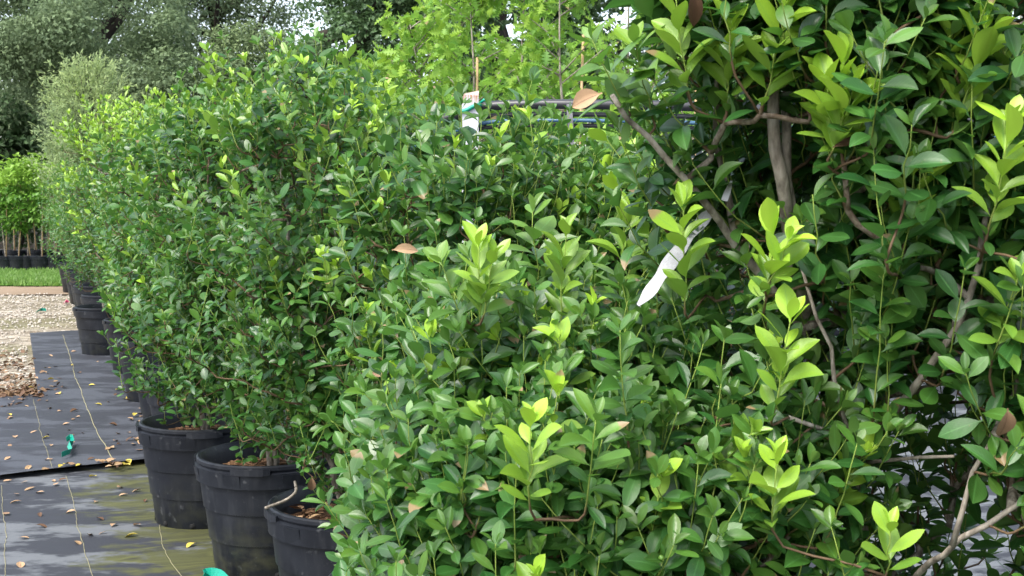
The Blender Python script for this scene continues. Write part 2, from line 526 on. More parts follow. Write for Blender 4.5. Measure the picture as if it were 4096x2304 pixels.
def twig_leaves(rng, pts, ll, young, dens=0.0125, start=0.1, upw=0.8, outw=None, hero=False):
    """leaf positions, directions, normals, sizes, tints along one twig (pts a short polyline)"""
    seg = np.linalg.norm(np.diff(pts, axis=0), axis=1)
    cum = np.concatenate(([0], np.cumsum(seg))); L = cum[-1]
    n = max(5, int(L * (1 - start) / dens))
    s = np.linspace(start * L, L, n) + rng.normal(0, 0.002, n)
    s[-4:] = L - np.array([0.012, 0.007, 0.003, 0.0])
    s = np.clip(s, 0, L)
    p = np.stack([np.interp(s, cum, pts[:, i]) for i in range(3)], 1)
    t = nz(pts[-1] - pts[-2])
    tt = nz(np.stack([np.interp(s, cum, np.gradient(pts[:, i])) for i in range(3)], 1))
    phi = rng.uniform(0, 6.28) + np.arange(n) * 2.4
    a = nz(np.cross(tt, np.array((0.3, 0.2, 0.9)))); b = np.cross(tt, a)
    r = a * np.cos(phi)[:, None] + b * np.sin(phi)[:, None]
    fr = s / L
    ang = np.radians(70 - 30 * fr ** 3 + rng.normal(0, 11, n))
    ang[-2:] *= 0.6
    if young > 0.5: ang = ang * 0.62 + 0.05
    d = tt * np.cos(ang)[:, None] + r * np.sin(ang)[:, None]
    nn = tt * np.sin(ang)[:, None] - r * np.cos(ang)[:, None]
    nn = nz(nn * 1.0 + UP * upw + rng.normal(0, 0.22, (n, 3)))
    if outw is not None: nn = nz(nn + outw * 0.5)
    size = ll * (0.80 + 0.32 * np.sin(np.pi * np.clip(fr, 0.1, 0.93))) * rng.uniform(0.68, 1.2, n)
    size[-2:] *= 0.7
    yo = np.clip(young * ((0.35 + 0.75 * fr) if hero else (0.12 + 0.95 * fr ** 1.5)) + rng.normal(0, 0.04, n), 0, 1) if young > 0.05 else np.clip(rng.normal(0.02, 0.04, n) + 0.12 * fr ** 4, 0, 1)
    ti = np.stack((rng.uniform(0, 1, n), yo), 1)
    return p, d, nn, size, ti


# ------------------------------------------------------------------ pots
def make_pot(root, rng, s=1.0, lean=0.0, old=False, holes=True, detail=True, R=0.285, H=0.46):
    """black nursery pot: stepped body, top band with raised panels, thick rim, lugs, soil"""
    k = 56 if detail else 24
    R *= s; H *= s
    ov = rng.uniform(0.0, 0.028); ph = rng.uniform(0, 6.28)
    rb = R * 0.79
    def rr(z): return rb + (R * 0.965 - rb) * (z / H)
    e = 0.0065 * s
    prof = [(rb * 0.9, 0.004), (rb - 0.004, 0.0), (rb, 0.006), (rr(H * .3) , H * .30), (rr(H * .3) + e, H * .305), (rr(H * .57) + e, H * .57),
            (rr(H * .57) + 2 * e, H * .575), (rr(H * .8) + 2 * e, H * .80), (rr(H * .8) + 4 * e, H * .806), (rr(H * .93) + 4 * e, H * .935),
            (R, H * .945), (R + 0.006 * s, H * .965), (R + 0.006 * s, H * .99), (R, H), (R - 0.010 * s, H),
            (R - 0.014 * s, H * .985), (R - 0.020 * s, H * .93), (rr(H * .8) - 0.010, H * .8), (rr(H * .7) - 0.010, H * .70)]
    m = MB(); m.lathe(prof, k, ov, ph)
    if detail:
        np_ = 8
        a0 = rng.uniform(0, 6.28)
        for i in range(np_):                       # raised panels on the top band
            a = a0 + i * 2 * np.pi / np_
            r0 = (rr(H * .87) + 4 * e) * (1 + ov * math.cos(2 * a + ph))
            wv, wf = [], []
            for jj, da in enumerate(np.linspace(-0.12, 0.12, 4)):
                for zz in (H * .815, H * .925):
                    for q_ in (-0.003, 0.0016 * s):
                        rad = r0 + (zz - H * .87) * 0.2 + q_
                        wv.append((rad * math.cos(a + da), rad * math.sin(a + da), zz))
            for jj in range(3):
                o = jj * 4
                wf += [[o + 1, o + 5, o + 7, o + 3], [o, o + 4, o + 5, o + 1], [o + 2, o + 3, o + 7, o + 6]]
            wf += [[0, 1, 3, 2], [12, 14, 15, 13]]
            m.add(wv, wf)
    pot = m.build('pot', M['potold'] if old else M['pot'], root)
    pot.data.set_sharp_from_angle(angle=0.5)
    if detail:
        for i in range(4):                          # lug handles on the rim
            a = a0 + 0.25 + i * np.pi / 2
            lb = MB(); wv, wf = [], []
            for jj, da in enumerate(np.linspace(-0.26, 0.26, 7)):
                ins = 0.004 if jj in (0, 6) else 0.0
                for zz in (H * .925 + ins, H * .985 - ins):
                    for q_ in (0.003, 0.019 * s - ins):
                        rad = R * (1 + ov * math.cos(2 * a + ph)) + q_
                        wv.append((rad * math.cos(a + da), rad * math.sin(a + da), zz))
            for jj in range(6):
                o = jj * 4
                wf += [[o + 1, o + 5, o + 7, o + 3], [o, o + 4, o + 5, o + 1], [o + 2, o + 3, o + 7, o + 6]]
            wf += [[0, 1, 3, 2], [24, 26, 27, 25]]
            lb.add(wv, wf)
            lb.build('lug', M['potold'] if old else M['pot'], pot, smooth=False)
        if holes:
            for i in range(10):  # near-black discs on the wall stand in for the shaded drain openings
                a = a0 + 0.3 + i * 2 * np.pi / 10
                hz = 0.022
                hb = MB()
                c = np.array((rr(hz) * math.cos(a), rr(hz) * math.sin(a), hz)); n_ = np.array((math.cos(a), math.sin(a), 0.0))
                hb.tube([c - n_ * 0.01, c + n_ * 0.0016], 0.013, 10)
                hb.build('drain_hole_disc', M['hole'], pot)
    # soil
    zs = H * 0.83; rs = rr(zs) - 0.009
    nr, na = (10, 40) if detail else (3, 16)
    v = [(0, 0, zs + 0.02)]; f = []
    for i in range(1, nr + 1):
        for j in range(na):
            a = j * 2 * np.pi / na; r_ = rs * i / nr
            v.append((r_ * math.cos(a), r_ * math.sin(a), zs + 0.02 * (1 - (i / nr) ** 2) + (rng.normal(0, 0.004) if i < nr else 0)))
    for j in range(na):
        f.append([0, 1 + j, 1 + (j + 1) % na])
    for i in range(nr - 1):
        for j in range(na):
            a = 1 + i * na
            f.append([a + j, a + na + j, a + na + (j + 1) % na, a + (j + 1) % na])
    sb = MB(); sb.add(v, f)
    sb.build('soil', M['soil'], root)
    if detail:
        cb = MB()
        for i in range(260):
            r_ = rs * 0.93 * math.sqrt(rng.uniform()); a = rng.uniform(0, 6.28)
            cb.box((r_ * math.cos(a), r_ * math.sin(a), zs + 0.02 * (1 - (r_ / rs) ** 2) + rng.uniform(0.001, 0.010)),
                   (rng.uniform(.008, .035), rng.uniform(.004, .012), rng.uniform(.002, .005)), rng.uniform(0, 6.28))
        tag(cb.build('mulch', M['mulch'], root, smooth=False), kind='stuff')
    return pot


# ------------------------------------------------------------------ hollies
def bez(p0, p1, p2, p3, n):
    t = np.linspace(0, 1, n)[:, None]
    return p0 * (1 - t) ** 3 + 3 * p1 * t * (1 - t) ** 2 + 3 * p2 * t * t * (1 - t) + p3 * t ** 3


def dens_line(pts, step):
    pts = np.asarray(pts, float)
    seg = np.linalg.norm(np.diff(pts, axis=0), axis=1); cum = np.concatenate(([0], np.cumsum(seg)))
    n = max(3, int(cum[-1] / step) + 1)
    s = np.linspace(0, cum[-1], n)
    out = np.stack([np.interp(s, cum, pts[:, i]) for i in range(3)], 1)
    for _ in range(2):                             # soften the corners
        o2 = out.copy(); o2[1:-1] = (out[:-2] + 2 * out[1:-1] + out[2:]) / 4; out = o2
    return out


def grow(root, seed, base, ells, ntw, ll, tpl, stems=None, shoots=(), pockets=(), flush=0.05, flush_z=9.0, berries=0, twl=(0.10, 0.21),
         dens=0.0125, inner=0.7, rough_out=0.24, shade_lo=0.0):
    """stems: list of (polyline, r0, r1) in world space; ells: crown ellipsoids (cx,cy,cz,rx,ry,rz)"""
    rng = np.random.default_rng(seed)
    base = np.asarray(base, float)
    org = np.array((base[0], base[1], 0.0))
    camdir = nz(np.array((-base[0], -base[1], 0.1)))         # half of the shoots lean out to the open aisle
    if stems is None:
        stems = []
        e = ells[0]
        for i in range(rng.integers(2, 4)):
            a = rng.uniform(0, 6.28)
            top = np.array((e[0], e[1], e[2])) + np.array((math.cos(a) * e[3] * .35, math.sin(a) * e[4] * .35, e[5] * rng.uniform(.2, .6)))
            b0 = np.array((base[0] + math.cos(a) * .02, base[1] + math.sin(a) * .02, 0.38))
            mid = b0 * .55 + top * .45 + rng.normal(0, .03, 3)
            stems.append(([b0, mid, top], 0.016, 0.006))
    nodes, par, cnt = [], [], []
    for pl, r0, r1 in stems:
        pts = dens_line(pl, 0.05)
        pts[1:-1] += rng.normal(0, 0.004, (len(pts) - 2, 3))
        m = MB(); m.tube(pts, np.linspace(r0, r1, len(pts)) * .82, 10 if ll > .05 else 6)
        m.build('stem', M['bark'], root, org)
        keep = pts[:, 2] > 0.44
        nodes += list(pts[keep]); par += [-1] * int(keep.sum())
    ells = np.asarray(ells, float)
    wts = (ells[:, 3] * ells[:, 4] * ells[:, 5]) ** 0.7; wts /= wts.sum()
    lump = [(nz(rng.normal(0, 1, 3)), rng.uniform(-.5, 1.0)) for _ in range(14)]
    tw = []
    tries = 0
    while len(tw) < ntw and tries < ntw * 8:
        tries += 1
        e = ells[rng.choice(len(ells), p=wts)]
        dr = nz(rng.normal(0, 1, 3))
        if rng.uniform() < 0.55 and dr @ camdir < 0: dr = dr - 2 * (dr @ camdir) * camdir
        cap = rng.uniform() < 0.22
        if cap: dr = nz(dr * (1, 1, .5) + (0, 0, .9))
        sc = 1 + rough_out * sum(w * max(0, float(dr @ v)) ** 6 for v, w in lump) + rng.normal(0, 0.05)
        r = rng.uniform(0.88, 1.04) if cap else rng.uniform(0.06, 1.0) ** 0.42
        tip = e[:3] + dr * e[3:] * r * sc
        if tip[2] < 0.5: continue
        out = nz(tip - np.array((base[0] * .5 + e[0] * .5, base[1] * .5 + e[1] * .5, tip[2] - 0.30)))
        d = nz(out * 0.82 + UP * 0.48 + rng.normal(0, 0.30, 3))
        L = rng.uniform(*twl) * (0.7 + 0.3 * r)
        if any(np.linalg.norm(tip - d * L * f - c) < q for c, q in pockets for f in (0, .5, 1)): continue
        yo = 0.0
        hz = (tip[2] - e[2]) / e[5]
        if rng.uniform() < flush * (1.8 if hz > 0.3 else 0.5) or (tip[2] > flush_z and rng.uniform() < 0.75):
            yo = rng.uniform(0.55, 1.0) if r > 0.7 else 0.0
        tw.append((tip, d, L, yo, False))
    for s_ in shoots:
        tip = np.asarray(s_[0], float); d = nz(np.asarray(s_[1], float))
        tw.append((tip, d, s_[2], s_[3], True))
    tw.sort(key=lambda t: float(np.min([np.linalg.norm(t[0] - n_) for n_ in nodes[::3]])))
    arr = np.zeros((len(nodes) + len(tw) * 6, 3)); nn = len(nodes); arr[:nn] = nodes
    par = list(par) + [-1] * (len(tw) * 6); cnt = np.zeros(len(arr))
    chains = []
    for tip, d, L, yo, hero in tw:
        b = tip - d * L + np.array((0, 0, -0.12 * L))
        D = np.linalg.norm(arr[:nn] - b, axis=1)
        j = int(np.argmin(D + 0.7 * np.maximum(0, arr[:nn, 2] - b[2] + 0.03)))
        p0 = arr[j]; dist = D[j]
        if dist > 0.02:
            cv = bez(p0, p0 + nz(b - p0 + UP * dist * .15) * dist * .35, b - d * dist * .3, b, 5)
            idx = [j]
            for q in cv[1:]:
                arr[nn] = q; par[nn] = idx[-1]; idx.append(nn); nn += 1
        else:
            idx = [j]
        k = idx[-1]
        while k >= 0:
            cnt[k] += 1; k = par[k]
        t = np.linspace(0, 1, 6)[:, None]
        tp = (arr[idx[-1]] * (1 - t) + tip * t) + np.array((0, 0, -0.10 * L)) * np.sin(np.pi * t) + rng.normal(0, .0025, (6, 3)) * np.sin(np.pi * t)
        chains.append((idx, tp, yo, hero))
    bm = MB()
    A = [[], [], [], [], []]
    Y = []
    bpos = []
    for idx, tp, yo, hero in chains:
        r_in = 0.0011 * np.sqrt(np.maximum(cnt[idx], 1)) + 0.0010
        pts = np.concatenate((arr[idx], tp[1:])) if len(idx) > 1 else tp
        rad = np.concatenate((r_in, np.linspace(0.0014, 0.0008, len(tp) - 1))) if len(idx) > 1 else np.linspace(0.00125, 0.0008, len(tp))
        if len(idx) > 1: rad[0] = min(rad[0], rad[1] * 1.25)
        bm.tube(pts, rad * (ll / 0.055) ** 0.4, 6 if rad[0] > .003 else 5)
        got = twig_leaves(rng, tp, ll * (1.16 if hero else 1.0), yo, dens * (0.72 if hero else 1.0), outw=nz((tp[-1] - np.array((base[0], base[1], tp[-1][2])))), hero=hero or flush_z < 3)
        if hero:
            Y.append(got)
        else:
            for q, g in zip(A, got): q.append(g)
        if len(idx) > 1 and rng.uniform() < inner:
            cv = arr[idx]
            got = twig_leaves(rng, cv, ll * 0.95, 0.0, 0.022)
            for q, g in zip(A, got): q.append(g)
        if berries and not hero:
            bpos.append((tp[rng.integers(2, 5)], nz(rng.normal(0, .6, 3) + camdir)))
    bm.build('branches', M['twig'], root, org)
    p, d, n, s, ti = (np.concatenate(q) for q in A)
    ok = np.ones(len(p), bool)
    for c, q in pockets:
        ok &= np.linalg.norm(p + d * s[:, None] * .5 - c, axis=1) > q
    leaves('foliage', tpl, p[ok], d[ok], n[ok], s[ok], ti[ok], M['holly'], root, org, rng=rng)
    for g in Y:
        leaves('new_shoot', tpl, g[0], g[1], g[2], g[3], g[4], M['holly'], root, org, rng=rng)
    if berries:
        camp = np.array((0, 0, CAM_H))
        bpos.sort(key=lambda q: np.linalg.norm(q[0] - camp))
        pool = bpos[:max(berries, int(len(bpos) * .55))]
        rng.shuffle(pool)
        b0 = None
        for q, dr in pool[:berries]:
            if b0 is None:
                m = MB()
                pr = [(0.0004, -.0045)] + [(.0046 * math.cos(a), .0046 * math.sin(a)) for a in np.linspace(-1.3, 1.25, 7)] + [(.0012, .0047), (.0011, .0052), (.0002, .0051)]
                m.lathe(pr, 10)
                o = m.build('berry', M['berry'], root)
                b0 = o
            else:
                o = b0.copy(); COL.objects.link(o); o.parent = root
            o.location = tuple(float(x) for x in q + dr * 0.014 - org)
            o.rotation_euler = tuple(float(x) for x in rng.uniform(-1, 1, 3))
            sc_ = float(rng.uniform(.75, 1.2)); o.scale = (sc_,) * 3
    return root


HG = 'potted hollies standing in a row'


def holly(seed, base, ells, ntw, ll, tpl, label, pot_kw=None, **kw):
    root = empty('potted_holly', (base[0], base[1], 0), label, 'shrub', HG)
    make_pot(root, np.random.default_rng(seed + 500), **(pot_kw or {}))
    grow(root, seed, base, ells, ntw, ll, tpl, **kw)
    return root


def cone(x, y, zc, rx, rz, dx=0.0):
    return [(x + dx, y, zc, rx, rx * .95, rz), (x - dx * .5, y, zc - rz * (.52 if y < 6.5 else .42), rx * .96, rx * .94, rz * .62)] + ([(x + .10, y - .06, .72, .34, .30, .20)] if y < 6.5 else [])


# nearest: the big one at the right
dA = 2.3
trunkA = [P(2165, 1700, 2.36), P(2160, 1270, 2.34), P(2105, 1040, 2.33), P(2050, 850, 2.32), P(2000, 700, 2.24), P(1958, 450, 2.13), P(1945, 300, 2.12), P(1935, 90, 2.2), P(1960, -150, 2.35)]
stemsA = [(trunkA, 0.024, 0.008),
          ([P(2000, 700, 2.25), P(1985, 470, 2.14), P(1972, 300, 2.15), P(2010, 60, 2.4), P(2060, -150, 2.4)], 0.012, 0.006),
          ([P(2050, 860, 2.3), P(1900, 690, 2.22), P(1850, 600, 2.2), P(1740, 465, 2.15), P(1610, 350, 2.1), P(1540, 240, 2.06)], 0.011, 0.005),
          ([P(1850, 600, 2.2), P(1825, 480, 2.2), P(1790, 300, 2.2), P(1810, 90, 2.22)], 0.009, 0.004),
          ([P(2160, 1290, 2.3), P(2142, 1150, 2.18), P(2145, 1110, 2.12), P(2290, 1010, 2.06), P(2345, 950, 2.05), P(2420, 815, 2.03), P(2460, 690, 2.0), P(2490, 420, 2.0)], 0.011, 0.005),
          ([P(2145, 1112, 2.12), P(2060, 1075, 2.06), P(1985, 1050, 2.02)], 0.0055, 0.004),
          ([P(2143, 1110, 2.13), P(2110, 960, 2.11), P(2080, 870, 2.12), P(2010, 690, 2.14), P(1990, 560, 2.14)], 0.005, 0.003),
          ([P(2160, 1165, 2.16), P(2250, 1150, 2.1), P(2340, 1145, 2.05), P(2400, 1148, 2.02)], 0.0045, 0.003),
          ([P(2230, 1700, 2.3), P(2300, 1425, 2.12), P(2375, 1378, 2.02), P(2420, 1360, 1.98), P(2520, 1310, 1.95), P(2620, 1230, 1.93)], 0.0085, 0.005),
          ([P(2395, 1372, 2.0), P(2412, 1290, 1.98), P(2445, 1190, 1.97), P(2500, 1100, 1.96)], 0.006, 0.004),
          ([P(2165, 1290, 2.36), P(2145, 800, 2.42), P(2150, 500, 2.45), P(2200, 100, 2.45)], 0.014, 0.006)]
pocketsA = [(P(2210, 1080, 1.93), 0.10), (P(2120, 1010, 1.98), 0.085), (P(2300, 1060, 1.9), 0.09), (P(2150, 1200, 1.98), 0.09), (P(2370, 1330, 1.88), 0.11), (P(2480, 1330, 1.85), 0.10),
            (P(2260, 1250, 1.95), 0.10), (P(1955, 380, 2.1), 0.085), (P(1955, 300, 2.02), 0.06), (P(1960, 440, 2.0), 0.055), (P(1830, 480, 2.05), 0.06), (P(1690, 420, 2.0), 0.07), (P(2050, 860, 2.15), 0.07),
            (P(2380, 1400, 2.2), 0.16), (P(2290, 1180, 2.25), 0.13), (P(2350, 1100, 2.25), 0.12),
            (P(1665, 690, 2.15), 0.05), (P(1770, 550, 2.15), 0.05), (P(1635, 730, 2.1), 0.05), (P(1945, 400, 2.0), .085), (P(1955, 330, 2.1), .085), (P(1950, 410, 1.85), .07), (P(1950, 330, 1.9), .06), (P(2145, 1110, 1.85), .10), (P(2240, 1050, 1.85), .09), (P(2060, 1060, 1.9), .07), (P(2145, 1110, 1.72), .08), (P(2430, 1340, 1.78), .10), (P(2050, 870, 1.95), .06), (P(2050, 860, 2.1), .07), (P(1690, 430, 2.0), .06)]
pocketsA = [(c * k + np.array((0, 0, CAM_H)) * (1 - k), r * .95) for c, r in pocketsA for k in (1.0, .94)]
shA = [(P(2120, 155, 1.95), (-.05, -.35, 1), .14, 1.0), (P(2150, 210, 1.93), (.25, -.4, .9), .11, 0.95), (P(2080, 215, 1.96), (-.35, -.4, .9), .10, 0.9), (P(1945, 585, 1.98), (.05, -.35, 1), .12, 1.0),
       (P(1985, 600, 1.97), (.4, -.3, .9), .08, .9), (P(1955, 1165, 1.9), (0, -.3, 1), .10, .85), (P(1990, 800, 1.95), (.15, -.2, 1), .15, .85), (P(2480, 60, 1.95), (.25, -.2, 1), .15, .9),
       (P(2545, 300, 1.9), (.1, -.3, 1), .16, .9), (P(2400, 30, 2.0), (.1, -.2, 1), .14, .7), (P(1700, -10, 2.05), (-.2, -.2, 1), .15, .75), (P(1975, 20, 2.0), (.2, -.3, 1), .15, .8),
       (P(1840, 70, 2.05), (0, -.3, 1), .12, .8), (P(2240, 1330, 1.85), (0, -.3, 1), .07, .75), (P(1720, 520, 2.1), (-.05, -.2, 1), .16, .75), (P(2300, 430, 2.0), (.05, -.3, 1), .12, .6),
       (P(2560, 700, 1.9), (.2, -.3, 1), .12, .5), (P(1600, 110, 2.1), (-.3, -.2, 1), .12, .4), (P(1490, 100, 2.08), (-.5, -.2, .8), .12, .2)]
holly(11, (.66, 2.35), [(.72, 2.3, 1.60, .60, .40, .44), (.88, 2.3, 1.30, .50, .44, .50), (.80, 2.1, .90, .44, .36, .36), (.52, 2.2, 1.66, .36, .32, .36), (.98, 2.35, .78, .4, .4, .3)], 1150, .058, T_NEAR,
      'tallest nearest holly, forked pale trunk showing, filling the right side of the photo', stems=stemsA, shoots=shA, pockets=pocketsA, flush=0.07, berries=46, twl=(.12, .24), dens=.0125)

shB = [(P(1205, 620, 2.2), (-.05, -.3, 1), .13, .8), (P(1425, 585, 2.25), (.1, -.2, 1), .19, .55), (P(1335, 1060, 1.88), (0, -.3, 1), .13, .9), (P(1240, 650, 2.2), (.2, -.3, 1), .10, .65),
       (P(1110, 660, 2.25), (-.4, -.3, .8), .12, .3), (P(1560, 830, 1.95), (-.1, -.2, 1), .15, .1), (P(1570, 570, 2.4), (.1, -.1, 1), .14, .5), (P(1340, 530, 2.4), (-.1, -.1, 1), .14, .25), (P(1500, 1050, 1.85), (.1, -.3, 1), .14, .2)]
holly(23, (.02, 2.62), [(.11, 2.5, 1.02, .46, .42, .36), (.08, 2.25, .88, .36, .36, .38), (.35, 2.15, .85, .34, .3, .4), (0, 2.3, .80, .30, .3, .36)], 1000, .053, T_NEAR,
      'low broad holly with yellow shoot tips and green berries at bottom centre', shoots=shB, flush=0.05, berries=60, twl=(.11, .22), dens=.0122, pockets=[(P(1690, 670, 2.1), 0.05), (P(1640, 720, 2.05), 0.06)])

holly(31, (-.2, 3.42), [(-.06, 3.4, 1.26, .48, .42, .45), (-.13, 3.25, .92, .33, .34, .42), (.34, 3.3, 1.17, .44, .36, .42)], 1000, .053, T_NEAR,
      'holly just in front of the white post with green tape, dull grey leaf tops', flush=0.10, berries=14, dens=.0135)

ROW = [  # seed, depth, x, crown offset, crown centre z, radius, half height, leaf, twigs, flush, flush_z, label
    (41, 4.30, -.53, -.06, 1.34, .48, .60, .048, 760, .10, 9, 'holly in the nearest visible pot, whose soil is covered with dry brown leaves'),
    (43, 5.12, -.96, -.02, 1.40, .54, .63, .048, 760, .12, 9, 'holly in the warped pot second from the front, tallest shoots of the row'),
    (47, 5.87, -1.40, .02, 1.32, .54, .60, .047, 700, .12, 9, 'holly in the round pot with a full rim of tan bark mulch, third from front'),
    (53, 7.00, -1.68, 0, 1.32, .52, .58, .048, 560, .14, 9, 'holly directly behind the third pot, pot rim just peeking out'),
    (59, 8.05, -2.06, 0, 1.38, .50, .64, .048, 480, .2, 1.8, 'holly in the gap row, crown rising behind the third pot and its neighbour'),
    (61, 9.25, -2.52, -.14, 1.42, .52, .70, .052, 520, .34, 1.60, 'yellow tipped holly beside the brown litter, tall pot showing on the fabric'),
    (67, 10.75, -3.08, -.12, 1.46, .54, .76, .056, 460, .4, 1.5, 'holly with dense yellow new growth covering its whole top'),
    (71, 11.95, -3.74, .10, 1.30, .52, .58, .048, 300, .08, 9, 'holly in the isolated pot at the end of the ground fabric'),
    (73, 13.4, -4.15, 0, 1.29, .60, .60, .05, 260, .05, 9, 'first holly standing on the gravel past the end of the fabric'),
    (79, 14.8, -4.70, 0, 1.31, .60, .62, .05, 260, .04, 9, 'second holly on the gravel, leaning foliage over its pot'),
    (83, 16.2, -5.22, 0, 1.29, .60, .60, .05, 260, .04, 9, 'dark holly on the gravel, third from the far end of the row'),
    (89, 17.7, -5.80, 0, 1.29, .62, .60, .05, 260, .03, 9, 'second farthest holly of the row, weathered grey pot on gravel'),
    (97, 19.8, -6.62, 0, 1.25, .62, .60, .05, 260, .02, 9, 'farthest holly of the row, beside the grass strip')]
for i, (sd_, y, x, dx, zc, r, h, ll, nt, fl, fz, lab) in enumerate(ROW):
    sh = ()
    if i == 1:
        sh = [(P(522, 125, 5.1), (-.1, 0, 1), .26, .45), (P(562, 165, 5.1), (.1, 0, 1), .22, .5), (P(686, 150, 5.0), (0, 0, 1), .2, .7)]
    if i == 0:
        sh = [(P(815, 165, 4.3), (0, 0, 1), .2, .4), (P(935, 235, 4.3), (.1, 0, 1), .2, .5)]
    holly(sd_, (x, y), cone(x, y, zc, r, h, dx), nt, ll, T_MID if y < 9 else T_FAR, lab, dict(detail=y < 13, old=(i in (1, 11)), holes=y < 8),
          flush=fl, flush_z=fz, shoots=sh, dens=.0125 if y < 9 else .0135)

# ------------------------------------------------------------------ ground
ROWD = np.array((-.36, .933, 0)); ROWV = np.array((.933, .36, 0))


def wave_h(seed, s, t):
    ph = np.random.default_rng(seed).uniform(0, 6.28, 6)
    h = np.sin(s * 5.1 + t * .6 + ph[0]) * .5 + np.sin(s * 11.3 - t * 1.1 + ph[1]) * .3 + np.sin(s * 19 + t * 2.3 + ph[2]) * .2
    return (h + 1.0) * .5


NEAR_Z, NEAR_W, FAR_Z, FAR_W = 0.004, 0.005, 0.014, 0.026


def cloth_z(p, far):
    p = np.asarray(p, float)
    s = p[..., 0] * ROWD[0] + p[..., 1] * ROWD[1]; t = p[..., 0] * ROWV[0] + p[..., 1] * ROWV[1]
    return FAR_Z + FAR_W * wave_h(9, s, t) if far else NEAR_Z + NEAR_W * wave_h(7, s, t)


def sheet(name, quad, nu, nv, mat, z, wave=0.0, thick=None, seed=1, lift=None):
    """a gently wavy sheet between four ground corners (a,b,c,d in order)"""
    a, b, c, d = (np.array((q[0], q[1], 0.0)) for q in quad)
    U, V = np.meshgrid(np.linspace(0, 1, nu), np.linspace(0, 1, nv), indexing='ij')
    Pn = (a * ((1 - U) * (1 - V))[..., None] + b * (U * (1 - V))[..., None] + c * (U * V)[..., None] + d * ((1 - U) * V)[..., None])
    s = Pn @ ROWD; t = Pn @ ROWV
    Pn[..., 2] = z + wave * wave_h(seed, s, t)
    if lift is not None: Pn[..., 2] += lift(U, V)
    i = np.arange(nu * nv).reshape(nu, nv)
    F = np.stack((i[:-1, :-1], i[1:, :-1], i[1:, 1:], i[:-1, 1:]), -1).reshape(-1, 4)
    o = np_mesh(name, Pn.reshape(-1, 3), F, mat)
    tag(o, kind='structure')
    return o


sheet('ground', ((-220, -60), (220, -60), (220, 260), (-220, 260)), 3, 3, M['earth'], -0.03)
sheet('gravel_path', ((-16, 4), (-2, 4), (-5.2, 20.2), (-18, 20.2)), 40, 60, M['gravel'], -0.012, 0.012, seed=3)
sheet('gravel_yard', ((-2, 4), (12, 2), (12, 22), (-5.2, 20.2)), 20, 20, M['fabric_far'], -0.018, 0.006, seed=4)
sheet('dirt_strip', ((-18, 19.2), (-4.0, 19.2), (-4.0, 21.4), (-18, 21.4)), 30, 8, M['dirt'], 0.004, 0.012, seed=5)
# fabrics: far sheet lies on the gravel, its near edge laps over the mossy sheet
q1 = on_ground(-120, 1225); q2 = on_ground(420, 1165)
nearL = q1[:2]; edge = (q2 - q1)[:2] / np.linalg.norm((q2 - q1)[:2])
seamR = nearL + edge * 7.5
sheet('ground_fabric', (nearL + edge * -3 - ROWD[:2] * 6.4, seamR - ROWD[:2] * 6.4, seamR + ROWD[:2] * .12, nearL + edge * -3 + ROWD[:2] * .12), 130, 100, M['fabric_near'], NEAR_Z, NEAR_W, seed=7)
w1 = on_ground(106, 1008); w0 = on_ground(75, 842); w2 = on_ground(-140, 1014)
farR = lambda s_: seamR + ROWD[:2] * s_
curl = lambda U, V: 0.010 * np.exp(-V * 60) * (1 + np.sin(U * 40) * .7)
sA = sheet('ground_fabric_strip', (nearL + edge * -3, seamR, seamR + ROWD[:2] * 2.62, w2[:2] + edge * -3), 150, 60, M['fabric_far'], FAR_Z, FAR_W, seed=9, lift=curl)
la, lb = w2[:2] + edge * -3, seamR + ROWD[:2] * 2.62
tt_ = float((w1[:2] - la) @ (lb - la) / ((lb - la) @ (lb - la)))
wj = la + (lb - la) * tt_                                   # the strip carries on from the wider piece
sheet('ground_fabric_strip', (wj, lb, seamR + ROWD[:2] * 7.7, w0[:2]), 120, 100, M['fabric_far'], FAR_Z, FAR_W, seed=9)


def thread(pts, z, seed, w=0.0032):
    rng = np.random.default_rng(seed)
    g = np.array([on_ground(*p) for p in pts])
    n = 60
    s = np.linspace(0, 1, n); cum = np.concatenate(([0], np.cumsum(np.linalg.norm(np.diff(g, axis=0), axis=1)))); cum /= cum[-1]
    L = np.stack([np.interp(s, cum, g[:, i]) for i in range(3)], 1)
    L[:, 0] += np.cumsum(rng.normal(0, .0028, n)) * np.sin(np.pi * s)
    L[:, 2] = cloth_z(L, z > .03) + .001
    m = MB(); m.tube(L, w, 5)
    return L, m


for pts, z, sd_ in [([(158, 848), (200, 985), (252, 1112), (287, 1172)], .054, 1), ([(84, 1012), (98, 1075), (108, 1122), (132, 1188)], .044, 2),
                    ([(4, 1225), (10, 1290), (14, 1375), (12, 1480)], .021, 3), ([(166, 1200), (192, 1290), (215, 1375), (242, 1480)], .021, 4),
                    ([(388, 1235), (410, 1330), (436, 1400), (480, 1480)], .020, 5)]:
    L, m = thread(pts, z, sd_, .0026 if z > .05 else .0013)
    tag(m.build('marker_thread', M['thread']), ['', 'long yellow thread down the middle of the far black fabric', 'yellow thread on the far fabric left of the longer one', 'leftmost yellow thread on the mossy near fabric', 'middle yellow thread on the mossy near fabric', 'faint thread on the mossy fabric closest to the pots'][sd_], 'thread', 'marker threads along the ground fabric')

